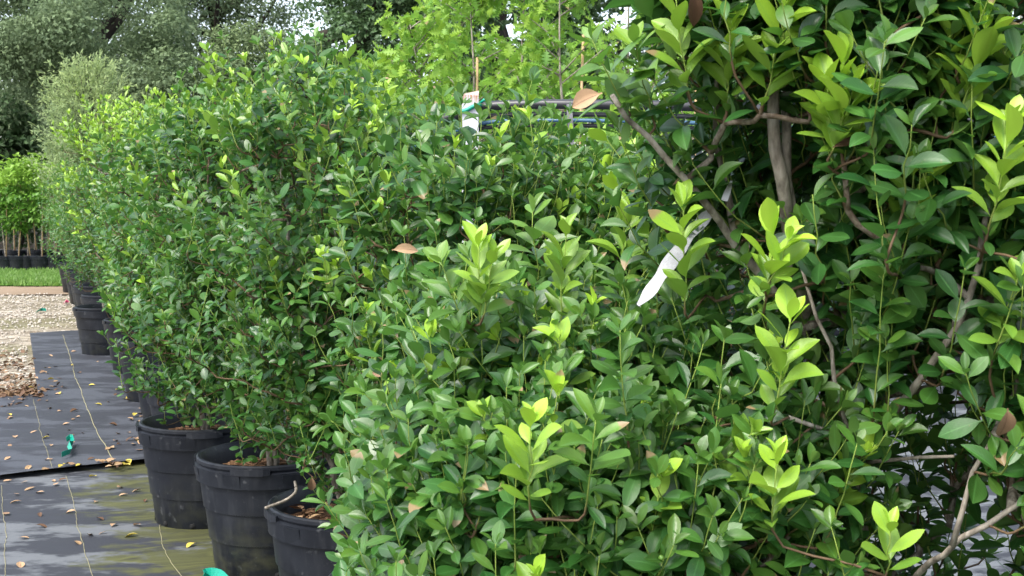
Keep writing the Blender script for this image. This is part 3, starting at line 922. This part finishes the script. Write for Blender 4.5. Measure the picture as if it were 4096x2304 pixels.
# grass strip
rng = np.random.default_rng(77)
sheet('lawn', ((-18, 20.9), (-4.5, 20.9), (-4.0, 24.1), (-18, 24.1)), 20, 10, m_plain('lawn_soil', (0.09, 0.2, 0.03), (0.12, 0.25, 0.04), 3, .9, .1), 0.02, 0.02, seed=15)
ng = 26000
gx = rng.uniform(-11.5, -4.6, ng); gy = rng.uniform(20.9, 24.15, ng) + .25 * np.sin(gx * 3.1) * rng.uniform(-1, 1, ng)
gd = nz(np.stack((rng.normal(0, .35, ng), rng.normal(0, .35, ng), np.ones(ng)), 1))
o = leaves('lawn_grass', T_LINE, np.stack((gx, gy, np.full(ng, .02)), 1), gd, nz(rng.normal(0, 1, (ng, 3))), rng.uniform(.06, .14, ng),
           np.stack((rng.uniform(0, 1, ng), rng.uniform(0, .5, ng) ** 2), 1), M['grass'], width=np.full(ng, 1.6), rng=rng)
tag(o, 'strip of short green grass beyond the gravel', 'grass', kind='stuff')

# pebbles on the gravel
npb = 9000
s_ = rng.uniform(0, 1, npb) ** 0.7
px = rng.uniform(-9, -3.2, npb); py = rng.uniform(8.5, 19.4, npb)
ico = np.array([(0, 0, 1), (.9, 0, .2), (.28, .85, .2), (-.72, .53, .2), (-.72, -.53, .2), (.28, -.85, .2), (0, 0, -.6)])
icf = np.array([(0, 1, 2), (0, 2, 3), (0, 3, 4), (0, 4, 5), (0, 5, 1), (6, 2, 1), (6, 3, 2), (6, 4, 3), (6, 5, 4), (6, 1, 5)])
edge_x = np.interp(py, [9.4, 14.25], [-3.45, -5.3])
okp = (px < edge_x - .05) | (py > 14.4)
px, py = px[okp], py[okp]; npb = len(px)
sz = rng.uniform(.008, .022, npb)
V = np.stack((px, py, np.full(npb, .004)), 1)[:, None, :] + ico[None] * (sz[:, None] * rng.uniform(.6, 1.3, (npb, 3)))[:, None, :]
Fp = (icf[None] + (np.arange(npb) * 7)[:, None, None]).reshape(-1, 3)
tag(np_mesh('gravel', V.reshape(-1, 3), Fp, M['pebble'], smooth=False), 'loose pale shell gravel on the path', 'gravel', kind='stuff')

# leaf litter banked against the edge of the fabric
nl = 1000
ll_ = np.zeros((nl, 3))
half = nl // 2
t_ = rng.uniform(0, 1, nl)
e0 = w1; e1 = on_ground(60, 900)
ll_[:] = e0 + (e1 - e0) * (t_ ** 1.4)[:, None] * 1.0
ll_[:, 0] -= np.abs(rng.normal(0, .35, nl)); ll_[:, 1] += rng.normal(0, .25, nl)
far_ = on_ground(-60, 1008)
k2 = rng.uniform(size=nl) < .45
ll_[k2] = (w1 + (far_ - w1) * rng.uniform(0, 1, nl)[:, None])[k2]; ll_[k2, 1] += np.abs(rng.normal(0, .25, nl))[k2]
ll_[:, 2] = rng.uniform(.008, .03, nl)
dd = nz(np.stack((rng.normal(0, 1, nl), rng.normal(0, 1, nl), rng.normal(0, .2, nl)), 1))
tag(leaves('leaf_litter', T_MID, ll_, dd, nz(UP + rng.normal(0, .35, (nl, 3))), rng.uniform(.04, .065, nl), np.stack((rng.uniform(0, 1, nl) ** 2 * .8, (rng.uniform(0, 1, nl) > .97) * .5), 1), M['dead'], rng=rng),
    'dry brown leaf litter banked on the gravel along the fabric edge', 'leaf litter', kind='stuff')

# ------------------------------------------------------------------ fallen leaves, one object each
FL = 'fallen leaves on the ground fabric'
LEAFM = {}


def fallen(pos, yaw, size, kind, label, group=FL, nrm=None, dvec=None, name='fallen_leaf'):
    key = kind + name
    if key not in LEAFM:
        LEAFM[key] = []
        for s_ in range(4):
            r_ = np.random.default_rng(900 + s_ + 10 * len(LEAFM))
            ti = {'tan': (.95, 0), 'brown': (.45, 0), 'dark': (.05, 0), 'yellow': (.9, .85), 'pink': (.75, .05)}[kind]
            o = leaves('fallen_leaf', T_NEAR, np.array([(0., -.5, 0.06)]), np.array([(0., 1, 0.0)]), np.array([(0., 0, 1)]), np.array([1.0]), np.array([ti]), M['dead'], rng=r_,
                       curl=(float(r_.choice([-.35, .3])), float(r_.uniform(.1, .5))) if name == 'dead_leaf' else None)
            me = o.data; bpy.data.objects.remove(o)
            LEAFM[key].append(me)
    me = random.choice(LEAFM[key])
    o = bpy.data.objects.new(name, me); COL.objects.link(o)
    o.location = tuple(float(x) for x in pos)
    o.scale = (size * 1.15, size, size)
    if dvec is not None:
        y = Vector(nz(dvec)); z = Vector(nz(nrm)); x = y.cross(z).normalized(); z = x.cross(y)
        from mathutils import Matrix
        o.rotation_euler = Matrix((x, y, z)).transposed().to_euler()
    else:
        o.rotation_euler = (random.uniform(-.15, .15), random.uniform(-.3, .3), yaw)
    tag(o, label, 'leaf', group)
    return o


random.seed(5)
LAB = {'tan': 'small tan fallen leaf lying on the %s', 'brown': 'reddish brown fallen leaf lying on the %s', 'dark': 'dark brown fallen leaf lying on the %s', 'yellow': 'yellow green fallen leaf lying on the %s', 'pink': 'pale pinkish fallen leaf lying on the %s'}
NEARL = [(15, 1298, 'brown'), (62, 1218, 'pink'), (178, 1293, 'tan'), (330, 1355, 'yellow'), (345, 1327, 'tan'), (285, 1327, 'tan'), (300, 1232, 'tan'), (100, 1245, 'tan'), (42, 1250, 'tan'), (52, 1428, 'tan'), (40, 1268, 'tan'),
         (555, 1380, 'yellow'), (480, 1378, 'yellow'), (240, 1268, 'tan'), (390, 1215, 'pink'), (142, 1225, 'tan'), (20, 1215, 'tan'), (345, 1240, 'tan'), (100, 1300, 'dark'), (250, 1310, 'dark'), (225, 1352, 'tan'), (260, 1347, 'tan'),
         (195, 1372, 'pink'), (105, 1330, 'dark'), (235, 1205, 'yellow'), (135, 1215, 'tan'), (158, 1213, 'dark'), (75, 1235, 'pink'), (310, 1250, 'tan'), (365, 1265, 'dark'), (60, 1360, 'tan')]
for x, y, k in NEARL:
    g = on_ground(x, y)
    fallen((g[0], g[1], cloth_z(g, False) + .006), random.uniform(0, 6.28), random.uniform(.04, .062), k, LAB[k] % 'mossy near fabric')
for i in range(70):
    u, v = random.random(), random.random() ** .8
    x = 20 + 340 * u; y = 870 + 320 * v
    lo = 95 + (y - 850) * 0.12
    if y < 1010 and x < lo: continue
    g = on_ground(x, y)
    k = random.choice(['tan', 'tan', 'pink', 'brown', 'yellow', 'dark', 'tan'])
    fallen((g[0], g[1], cloth_z(g, True) + .005), random.uniform(0, 6.28), random.uniform(.035, .06), k, LAB[k] % 'far black fabric')
for i in range(46):                                  # drifts along the lapped seam and beside the pots
    c = random.choice([(190, 1185), (275, 1180), (275, 1180), (150, 1190), (345, 1122), (350, 1130), (335, 1010), (345, 1060), (325, 1180)])
    g = on_ground(c[0] + random.gauss(0, 15), c[1] + random.gauss(0, 5))
    k = random.choice(['tan', 'brown', 'pink', 'yellow', 'dark', 'brown'])
    fallen((g[0], g[1], cloth_z(g, True) + .004 + random.uniform(0, .015)), random.uniform(0, 6.28), random.uniform(.045, .065), k, LAB[k] % 'drift at the fabric seam', 'leaves drifted against the fabric seam')
# dry leaves in the nearest visible pot
for i in range(26):
    a = random.uniform(0, 6.28); r = .2 * math.sqrt(random.random())
    k = random.choice(['tan', 'brown', 'brown', 'dark', 'pink'])
    fallen((-.56 + r * math.cos(a), 4.30 + r * math.sin(a), .412 + random.uniform(0, .02)), random.uniform(0, 6.28), random.uniform(.045, .065), k,
           {'tan': 'tan dry leaf', 'brown': 'reddish brown dry leaf', 'dark': 'dark brown dry leaf', 'pink': 'pale dry leaf'}[k] + ' on the soil of the nearest visible pot', 'dry leaves in the nearest pot')
# dead leaves caught in the shrubs
for (x, y, d, s, k, dv, lab) in [
    (1476, 250, 1.97, .05, 'tan', (-1, .1, -.35), 'tan curled dead leaf caught at the upper left tip of the tall right holly'),
    (1018, 624, 2.62, .052, 'tan', (1, .1, .2), 'round pale tan dead leaf caught upright in the middle holly'),
    (2128, 355, 1.95, .05, 'dark', (1, .2, .5), 'dark maroon dead leaf hanging below the bright shoot'),
    (1747, 15, 1.95, .06, 'dark', (.1, .1, -1), 'dark red brown dead leaf at the top edge of the photo'),
    (2533, 1065, 1.78, .045, 'brown', (.1, .1, -1), 'rusty brown dead leaf hanging at the right edge'),
    (958, 930, 2.75, .05, 'brown', (-1, .1, -.4), 'orange brown dead leaf low between the two middle hollies'),
    (873, 1392, 2.9, .055, 'brown', (-.2, .1, -1), 'brown and tan dead leaf dangling in front of the nearest pot'),
    (785, 1218, 3.7, .05, 'brown', (0, .1, -1), 'red brown dead leaf hanging over the rim of the nearest pot')]:
    fallen(P(x, y, d), 0, s, k, lab, 'dead leaves caught in the hollies', nrm=(.1, -.9, .4), dvec=dv, name='dead_leaf')

# ------------------------------------------------------------------ tape scraps
def ribbon(name, pts, w, mat, label, cat, wdir=(0, 0, 1), thick=.0012, group=None, parent=None):
    pts = dens_line(pts, .012)
    n = len(pts)
    tan = nz(np.gradient(pts, axis=0)); wd = np.broadcast_to(np.asarray(wdir, float), pts.shape) if np.ndim(wdir) == 1 else np.asarray(wdir)
    wd = nz(wd - tan * (wd * tan).sum(1, keepdims=True)); nn = np.cross(tan, wd)
    W = np.broadcast_to(np.asarray(w, float), (n,)) if np.ndim(w) == 0 else np.interp(np.linspace(0, 1, n), np.linspace(0, 1, len(w)), w)
    v = []
    for a, b in ((-1, -1), (1, -1), (1, 1), (-1, 1)):
        v.append(pts + wd * (a * W / 2)[:, None] + nn * b * thick / 2)
    v = np.stack(v, 1).reshape(-1, 3)
    f = [[i * 4 + j, i * 4 + (j + 1) % 4, i * 4 + 4 + (j + 1) % 4, i * 4 + 4 + j] for i in range(n - 1) for j in range(4)] + [[3, 2, 1, 0], [n * 4 - 4, n * 4 - 3, n * 4 - 2, n * 4 - 1]]
    m = MB(); m.add(v, f)
    o = m.build(name, mat, parent, smooth=False)
    if label: tag(o, label, cat, group)
    return o


def gp(x, y, z): g = on_ground(x, y); return np.array((g[0], g[1], z))


ribbon('plastic_tape', [gp(156, 1166, .05), gp(170, 1162, .055), gp(180, 1158, .05), gp(172, 1148, .075), gp(185, 1142, .06), gp(180, 1133, .085), gp(168, 1136, .07)], .03, M['tape'], 'curled scrap of green plastic tape on the black fabric', 'tape', wdir=(.3, .5, 1))
ribbon('plastic_tape', [gp(510, 1480, .02), gp(524, 1468, .045), gp(545, 1468, .04), gp(568, 1480, .02)], .05, M['tape'], 'flat piece of green plastic tape in front of the warped pot', 'tape', wdir=(.1, .8, .5))
ribbon('plastic_tape', [gp(92, 790, .03), gp(104, 786, .04), gp(116, 785, .03)], .04, M['tape'], 'tiny faded green tape scrap lying on the gravel', 'tape', wdir=(.2, .8, .4))
ribbon('plastic_ribbon', [gp(160, 769, .03), gp(166, 766, .05), gp(172, 766, .03)], .05, M['pink'], 'bright pink ribbon scrap on the far gravel', 'ribbon', wdir=(.2, .8, .4))
# dry twig across the rim of the nearest pot
m = MB(); a = P(668, 1278, 4.06); b = P(722, 1258, 4.15); c = P(742, 1212, 4.25)
m.tube(dens_line([a, b, b + np.array((.03, .02, .02)), c], .02), [.006] * 2 + [.005] * 50 if False else .005, 6)
tag(m.build('dry_twig', M['bark']), 'dry forked twig lying over the rim of the nearest pot', 'twig')

# ------------------------------------------------------------------ white post, pipes, strap, torn plastic
pt = P(1183, 236, 7.0)
root = empty('wooden_post', (pt[0], pt[1], 0), 'weathered white square post with green tape tied around its top', 'post')
m = MB(); prf = [(-.044, -.03), (.044, -.03), (.044, .03), (-.044, .03)]
rg = np.random.default_rng(3)
v = []; zs = list(np.linspace(0, pt[2] - .05, 12))
for z in zs: v += [(x, y, z) for x, y in prf]
tz = [pt[2] - .005, pt[2] - .012, pt[2] + .02, pt[2] - .002]
v += [(x * 1.03, y, z) for (x, y), z in zip(prf, tz)]
nr = len(zs) + 1
f = [[i * 4 + j, i * 4 + (j + 1) % 4, i * 4 + 4 + (j + 1) % 4, i * 4 + 4 + j] for i in range(nr - 1) for j in range(4)] + [[nr * 4 - 4 + j for j in range(4)]]
m.add(v, f)
pb = m.build('post_shaft', M['post'], root, smooth=False)
tp = P(1183, 272, 6.95)
m = MB()
loop = []
for a in np.linspace(0, 2 * np.pi, 33):
    ca, sa = math.cos(a), math.sin(a)
    mm = max(abs(ca) / .052, abs(sa) / .038)
    loop.append((ca / mm, sa / mm, tp[2] + .022 * ca))
m.tube(loop, .011, 6)
m.tube([(.05, -.035, tp[2] + .025), (.075, -.05, tp[2] + .045), (.095, -.05, tp[2] + .035)], .008, 5)
m.build('tie_tape', M['tape'], root)
pipepts = [P(560, 560, 8.2), P(820, 430, 7.6), P(960, 370, 7.3), P(1020, 338, 7.2), P(1100, 305, 7.1), P(1180, 276, 7.06), P(1230, 265, 7.05), P(1330, 262, 7.0), P(1450, 262, 6.95), P(1700, 266, 6.9), P(2000, 280, 6.9), P(2400, 300, 6.9), P(2900, 330, 6.9)]
m = MB(); m.tube(dens_line(pipepts, .06), .026, 12)
tag(m.build('water_pipe', M['pipe']), 'thick black irrigation pipe arching over the hollies behind the post', 'pipe', 'irrigation pipes tied to the post')
for (dy, r, mat, lab, dd_) in [(24, .014, 'pipe', 'thinner black hose just under the thick irrigation pipe', .03), (40, .011, 'bluepipe', 'thin blue hose below the black irrigation pipes', .0), (52, .012, 'pipe', 'lowest thin black hose under the blue hose', .03)]:
    pp = [q + np.array((0, dd_, -dy / 2.5156 * 7 / 1300)) for q in pipepts]
    m = MB(); m.tube(dens_line(pp, .06), r, 8)
    tag(m.build('water_hose', M[mat]), lab, 'hose', 'irrigation pipes tied to the post')
ribbon('webbing_strap', [P(1432, 262, 6.9), P(1434, 300, 6.88), P(1438, 345, 6.9), P(1428, 420, 6.9), P(1425, 520, 6.95)], .03, M['strap'], 'grey webbing strap hanging from the black irrigation pipe', 'strap', wdir=(1, 0, 0), thick=.004)
ribbon('plastic_sheet', [P(1605, 768, 2.16), P(1635, 735, 2.16), P(1665, 690, 2.17), P(1700, 640, 2.18), P(1745, 585, 2.19), P(1790, 525, 2.2)], [.006, .026, .020, .030, .026, .012, .026, .018], M['plastic'], 'torn white plastic strip slanting through the hollies beside the tall trunk', 'plastic strip', wdir=(-.68, .58, .38))
ribbon('plastic_sheet', [P(1822, 505, 2.14), P(1832, 480, 2.14), P(1840, 455, 2.15)], [.012, .012, .003], M['plastic'], 'small torn white plastic corner higher on the tall trunk', 'plastic strip', wdir=(-.68, .58, .3))

# ------------------------------------------------------------------ young lobed-leaf oaks with stakes
OG = 'young bright green oaks in black pots'


def young_oak(seed, x, y, top, rad, n_leaf, label):
    rng = np.random.default_rng(seed)
    root = empty('potted_oak', (x, y, 0), label, 'tree', OG)
    make_pot(root, rng, detail=False)
    org = np.array((x, y, 0.))
    m = MB()
    tr = dens_line([(x, y, .38), (x + rng.normal(0, .03), y, 1.2), (x + rng.normal(0, .06), y, top * .75), (x + rng.normal(0, .08), y, top)], .1)
    m.tube(tr, np.linspace(.022, .004, len(tr)), 7)
    nb = 46
    Pp, Dd, Nn, Ss, Tt = [], [], [], [], []
    for i in range(nb):
        z = rng.uniform(.75, top - .08) if i > 4 else rng.uniform(top - .3, top - .05)
        b = np.array([np.interp(z, tr[:, 2], tr[:, 0]), np.interp(z, tr[:, 2], tr[:, 1]), z])
        a = rng.uniform(0, 6.28)
        fz = (z - .6) / (top - .6)
        L = rad * (1.15 - .75 * fz ** 1.5) * rng.uniform(.5, 1.15)
        d = nz((math.cos(a), math.sin(a), rng.uniform(.35, .9)))
        e = b + d * L
        pts = bez(b, b + d * L * .4, e - np.array((0, 0, -.1 * L)) * .3, e, 6)
        m.tube(pts, np.linspace(.007, .002, 6), 5)
        k = max(5, int(n_leaf / nb))
        t = rng.uniform(.2, 1.05, k)
        p = np.stack([np.interp(t, np.linspace(0, 1, 6), pts[:, j]) for j in range(3)], 1) + rng.normal(0, .05, (k, 3))
        dl = nz(d * .5 + rng.normal(0, .8, (k, 3)) + np.array((0, 0, -.1)))
        Pp.append(p); Dd.append(dl); Nn.append(nz(UP * .8 + rng.normal(0, .6, (k, 3))))
        Ss.append(rng.uniform(.07, .135, k)); Tt.append(np.stack((rng.uniform(0, 1, k), np.clip(rng.normal(.30, .2, k) + .45 * (t > .8) * (fz > .5) + .2 * fz, 0, 1)), 1))
    m.build('trunk', M['bark'], root, org)
    leaves('crown', T_LOBE, np.concatenate(Pp), np.concatenate(Dd), np.concatenate(Nn), np.concatenate(Ss), np.concatenate(Tt), M['oakleaf'], root, org, rng=rng)
    s = MB(); s.tube([(x + .06, y - .04, .36), (x + .05, y - .04, top * .4), (x + .07 + rng.normal(0, .03), y - .04, top * rng.uniform(.55, .85))], .011, 7)
    s.build('stake', M['bamboo'], root, org)


OAKS = [  # px, depth, top pixel row, crown radius, label
    (372, 12.5, 60, .65, 'leftmost young oak, lowest crown, above the middle hollies'),
    (425, 11.6, 20, .65, 'young oak left of the white post with a rising pointed crown'),
    (470, 10.8, -25, .65, 'young oak standing right behind the white post'),
    (523, 11.8, -60, .65, 'tall young oak just right of the white post'),
    (572, 10.4, -45, .65, 'young oak behind the hanging grey strap'),
    (628, 11.3, -70, .65, 'young oak with a bamboo stake near the left tips of the tall holly'),
    (690, 10.5, -60, .65, 'young oak half hidden behind the tall holly, first of the hidden ones'),
    (752, 11.5, -60, .65, 'young oak seen through gaps behind the pale trunk'),
    (820, 10.6, -60, .65, 'young oak behind the upper middle of the tall holly'),
    (890, 11.4, -60, .65, 'young oak behind the bright shoot of the tall holly'),
    (955, 10.6, -60, .65, 'young oak seen through gaps near the right edge'),
    (1020, 11.4, -60, .65, 'rightmost young oak at the edge of the photo'),
    (450, 14.2, 5, .7, 'back row young oak left of the post'), (550, 14.5, -25, .7, 'back row young oak between post and strap'),
    (655, 14.2, -25, .7, 'back row young oak right of the strap'), (770, 14.5, -25, .7, 'back row young oak behind the pale trunk'), (900, 14.2, -25, .7, 'back row young oak near the right edge')]
for i, (px_, d_, ty, r_, lab) in enumerate(OAKS):
    q = at(px_, ty, d_)
    young_oak(300 + i, float(q[0]), d_, float(q[2]), r_, 1250, lab)

# ------------------------------------------------------------------ background trees
BG = 'trees behind the nursery'


def big_tree(seed, x, y, clumps, n, size, mat, label, trunk=None, name='oak_tree', cl_r=(.7, 1.3), tpl=T_OVAL, youth=.15, limbs=8, trunk_r=.3, ttop=None, group=BG, dens=260):
    """clumps: list of ellipsoids (cx,cy,cz,rx,ry,rz); leaf clusters spread in many small puffs on their outer shells"""
    rng = np.random.default_rng(seed)
    root = empty(name, (x, y, 0), label, 'tree', group)
    org = np.array((x, y, 0.))
    cl = np.asarray(clumps, float)
    w = (cl[:, 3] * cl[:, 4] * cl[:, 5]) ** .67; w /= w.sum()
    npf = max(20, n // dens)
    puffs = []
    for i in range(npf):
        e = cl[rng.choice(len(cl), p=w)]
        dr = nz(rng.normal(0, 1, 3))
        puffs.append(np.concatenate((e[:3] + dr * e[3:] * rng.uniform(.25, 1) ** .4, [rng.uniform(*cl_r)])))
    puffs = np.array(puffs); puffs = puffs[puffs[:, 2] > .3]
    k = rng.integers(0, len(puffs), n)
    dr = nz(rng.normal(0, 1, (n, 3)) + np.array((0, 0, .25)))
    p = puffs[k, :3] + dr * (puffs[k, 3] * rng.uniform(.1, 1, n) ** .34)[:, None] * np.array((1, 1, .72))
    nn = nz(dr * .7 + UP * .5 + rng.normal(0, .5, (n, 3)))
    d = nz(np.cross(nn, rng.normal(0, 1, (n, 3))))
    ti = np.stack((rng.uniform(0, 1, n), np.clip(rng.uniform(0, youth, n) + .1 * dr[:, 2], 0, 1)), 1)
    leaves('crown', tpl, p, d, nn, rng.uniform(.7, 1.35, n) * size, ti, mat, root, org, rng=rng)
    m = MB()
    tt = ttop or cl[:, 2].mean()
    tp = dens_line([(x, y, -.03), (x + rng.normal(0, .2), y, tt * .5), (x + rng.normal(0, .4), y, tt)], .5)
    m.tube(tp, np.linspace(trunk_r, trunk_r * .5, len(tp)), 9)
    for i in range(limbs):
        t = puffs[rng.integers(0, len(puffs)), :3]
        b = tp[rng.integers(len(tp) // 2, len(tp))]
        q = bez(b, b + (t - b) * .35 + np.array((0, 0, .5)), t - (t - b) * .2, t, 9) + rng.normal(0, .06, (9, 3))
        m.tube(q, np.linspace(trunk_r * .42, .03, 9), 6)
    m.build('trunk', M['oakbark'], root, org)
    return root


def E(px_, py_, d, rx, ry, rz):
    q = at(px_, py_, d); return (q[0], q[1], q[2], rx, ry, rz)


big_tree(401, -13.2, 39, [E(20, 20, 38, 4.2, 3, 2.6), E(95, -20, 39, 4, 3, 3), E(-40, 70, 37, 3, 3, 2.2), E(40, -80, 40, 5, 4, 3)], 60000, .115, M['liveoak'],
         'huge live oak at the left with a low spreading canopy over deep shade', cl_r=(.7, 1.5), trunk_r=.5, dens=520)
big_tree(402, -10.6, 34, [E(130, 70, 33, 2.6, 2.2, 1.7), E(90, 50, 33, 2.2, 2, 1.4), E(165, 95, 33, 1.7, 1.8, 1.6), E(60, 60, 34, 1.6, 1.6, 1.2), E(185, 130, 33, 1.3, 1.5, 1.5), E(120, 110, 34, 2.2, 1.6, 1.6)], 52000, .10, M['liveoak'],
         'dusty grey green live oak behind the wispy tree', cl_r=(.5, 1.05), trunk_r=.3, youth=.1, dens=480)
big_tree(403, -10.5, 47, [E(215, 18, 46, 2.0, 2, 1.6), E(180, 15, 46, 1.6, 1.6, 1.6), E(255, 8, 47, 2.0, 2, 1.6), E(150, 8, 46, 1.6, 1.6, 1.6), E(215, -25, 46, 3.2, 2.4, 1.5)], 22000, .11, M['liveoak'],
         'open crowned tall tree with dark forked trunk against the white sky', cl_r=(.5, 1.0), trunk_r=.3, limbs=16)
big_tree(404, -6.8, 35, [E(258, 62, 34, 1.25, 1.2, .85), E(240, 80, 34, 1.1, 1.1, 1.1), E(285, 80, 34, 1.1, 1.1, 1.0), E(262, 100, 34, 1.6, 1.3, 1.4)], 22000, .085, M['liveoak'],
         'rounded olive green tree under the sky gap', cl_r=(.35, .7), youth=.45)
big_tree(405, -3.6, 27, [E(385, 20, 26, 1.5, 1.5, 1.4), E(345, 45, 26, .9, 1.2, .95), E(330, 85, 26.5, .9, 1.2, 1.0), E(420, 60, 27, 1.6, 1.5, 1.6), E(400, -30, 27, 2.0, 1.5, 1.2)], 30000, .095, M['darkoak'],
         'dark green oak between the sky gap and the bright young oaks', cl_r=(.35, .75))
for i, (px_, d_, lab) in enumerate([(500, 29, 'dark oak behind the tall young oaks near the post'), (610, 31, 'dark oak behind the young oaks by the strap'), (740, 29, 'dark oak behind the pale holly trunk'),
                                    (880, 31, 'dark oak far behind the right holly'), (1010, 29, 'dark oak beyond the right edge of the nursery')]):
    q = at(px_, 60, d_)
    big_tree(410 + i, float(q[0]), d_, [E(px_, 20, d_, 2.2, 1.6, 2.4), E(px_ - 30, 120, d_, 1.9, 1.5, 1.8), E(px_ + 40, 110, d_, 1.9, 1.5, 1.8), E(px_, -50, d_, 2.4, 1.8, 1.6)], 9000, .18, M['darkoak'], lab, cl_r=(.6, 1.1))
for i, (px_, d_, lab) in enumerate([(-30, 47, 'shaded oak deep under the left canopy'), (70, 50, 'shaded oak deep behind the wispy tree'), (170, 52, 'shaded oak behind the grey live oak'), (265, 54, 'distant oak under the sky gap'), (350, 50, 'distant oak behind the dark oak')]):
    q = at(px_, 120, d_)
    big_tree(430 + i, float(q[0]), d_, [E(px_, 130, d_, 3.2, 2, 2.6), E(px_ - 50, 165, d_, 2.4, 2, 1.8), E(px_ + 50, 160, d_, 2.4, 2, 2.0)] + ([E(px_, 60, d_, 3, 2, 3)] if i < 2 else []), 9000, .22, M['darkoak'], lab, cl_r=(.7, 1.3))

for i, (px_, d_, lab) in enumerate([(-25, 30, 'added dark bush standing in for shade at the far left edge'), (15, 31, 'added dark bush standing in for shade behind the longest stake'), (55, 30, 'added dark bush standing in for shade behind the wispy tree')]):  # added bushes darken the bright ground band that should lie in shade
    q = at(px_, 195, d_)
    big_tree(450 + i, float(q[0]), d_, [E(px_, 222, d_, .8, .6, .7), E(px_ + 15, 205, d_, .6, .5, .6)], 5000, .08, M['darkoak'], lab, cl_r=(.25, .5), name='added_shade_bush', limbs=4, trunk_r=.05, group='added bushes standing in for the shade under the live oak')
# wispy upright tree
rng = np.random.default_rng(60)
root = empty('potted_willow', tuple(at(92, 195, 23.0) * (1, 1, 0)), 'wispy pale green upright tree with fine narrow leaves at the left', 'tree')
make_pot(root, rng, detail=False)
wx, wy = root.location.x, 23.0
org = np.array((wx, wy, 0.))
m = MB(); tr = [(wx, wy, .36), (wx + .04, wy, 1.6), (wx, wy, 3.4)]; m.tube(dens_line(tr, .2), .03, 7)
Pp, Dd, Ss = [], [], []
for i in range(900):
    z = rng.uniform(.7, 3.8)
    rmax = np.interp(z, [.6, 1.2, 2.2, 3.0, 3.6, 4.0], [.6, .9, 1.08, 1.08, .8, .25]) * rng.uniform(.55, 1.12)
    a = rng.uniform(0, 6.28); r = rmax * rng.uniform(.3, 1) ** .5
    b = np.array((wx + math.cos(a) * r * .55, wy + math.sin(a) * r * .55, z - rng.uniform(.15, .35)))
    e = np.array((wx + math.cos(a) * r, wy + math.sin(a) * r, z + rng.uniform(-.05, .18)))
    if i % 5 == 0: m.tube(bez(np.array((wx, wy, max(.6, z - .7))), b - (0, 0, .1), b, e, 5), [.008, .006, .005, .004, .003], 4)
    k = 26; t = rng.uniform(0, 1.05, k)[:, None]
    Pp.append(b + (e - b) * t + rng.normal(0, .025, (k, 3))); Dd.append(nz(nz(e - b) * .9 + rng.normal(0, .55, (k, 3)))); Ss.append(rng.uniform(.05, .1, k))
m.build('trunk', M['oakbark'], root, org)
Pp = np.concatenate(Pp); n_ = len(Pp)
leaves('crown', T_LINE, Pp, np.concatenate(Dd), nz(rng.normal(0, .6, (n_, 3)) + UP), np.concatenate(Ss), np.stack((rng.uniform(0, 1, n_), np.clip(rng.normal(.2, .2, n_) + .3 * (Pp[:, 2] > 3.0), 0, 1)), 1), M['wispy'], root, org, width=np.full(n_, 1.9), rng=rng)

# far saplings in pots beyond the grass
SG = 'staked saplings in black pots beyond the grass'
SAP = [(-14, 24.4, 'sapling at the left edge of the photo'), (4, 24.4, 'short staked sapling at the far left'), (17, 24.4, 'sapling with the longest leaning stake'), (26, 24.45, 'sapling with an orange tie on its stake'),
       (40, 24.4, 'sapling right of the leaning stake'), (54, 24.45, 'sapling next to the far end of the holly row'), (-5, 27.2, 'back row sapling at the left edge'), (12, 27.0, 'back row sapling behind the short one'), (33, 27.2, 'back row sapling with a pot raised on a bench'),
       (47, 27.4, 'back row sapling near the wispy tree'), (62, 27.2, 'back row sapling partly behind the hollies'), (80, 26.4, 'sapling under the wispy tree'), (-22, 27.4, 'back row sapling outside the left edge')]
for i, (px_, d_, lab) in enumerate(SAP):
    rng = np.random.default_rng(700 + i)
    q = at(px_, 195, d_)
    x, y = float(q[0]), d_
    root = empty('potted_sapling', (x, y, 0), lab, 'sapling', SG)
    make_pot(root, rng, detail=False, R=.205, H=.34)
    org = np.array((x, y, 0.))
    top = rng.uniform(1.75, 2.1) if i < 6 else rng.uniform(1.6, 2.0)
    m = MB(); tr = dens_line([(x, y, .28), (x + rng.normal(0, .03), y, 1.0), (x + rng.normal(0, .05), y, top - .1)], .15); m.tube(tr, np.linspace(.014, .005, len(tr)), 6)
    m.build('trunk', M['bark'], root, org)
    n_ = 620
    z = rng.uniform(.75, top, n_); a = rng.uniform(0, 6.28, n_)
    br = rng.uniform(0, 6.28, 26); bz = rng.uniform(.8, top, 26); bl = np.interp(bz, [.7, 1.1, 1.6, 2.1], [.25, .5, .5, .3]) * rng.uniform(.5, 1.2, 26); bk = rng.integers(0, 26, n_)
    t_ = rng.uniform(.1, 1, n_)
    a = br[bk] + rng.normal(0, .35, n_); r = bl[bk] * t_; z = bz[bk] + r * .55 + rng.normal(0, .05, n_)
    p = np.stack((x + r * np.cos(a), y + r * np.sin(a), z), 1)
    dl = nz(np.stack((np.cos(a), np.sin(a), rng.normal(0, .5, n_)), 1) + rng.normal(0, .4, (n_, 3)))
    leaves('crown', T_OVAL, p, dl, nz(UP + rng.normal(0, .5, (n_, 3))), rng.uniform(.06, .12, n_), np.stack((rng.uniform(0, 1, n_), np.clip(rng.normal(.15, .15, n_) + .65 * (z > top - .35), 0, 1)), 1), M['saplingleaf'], root, org, rng=rng)
    s = MB(); lean = rng.normal(0, .06)
    s.tube([(x + .04 + lean * -.3, y - .05, .26), (x + .04 + lean, y - .05, rng.uniform(1.3, 1.75))], .012, 6)
    s.build('stake', M['bamboo'], root, org)
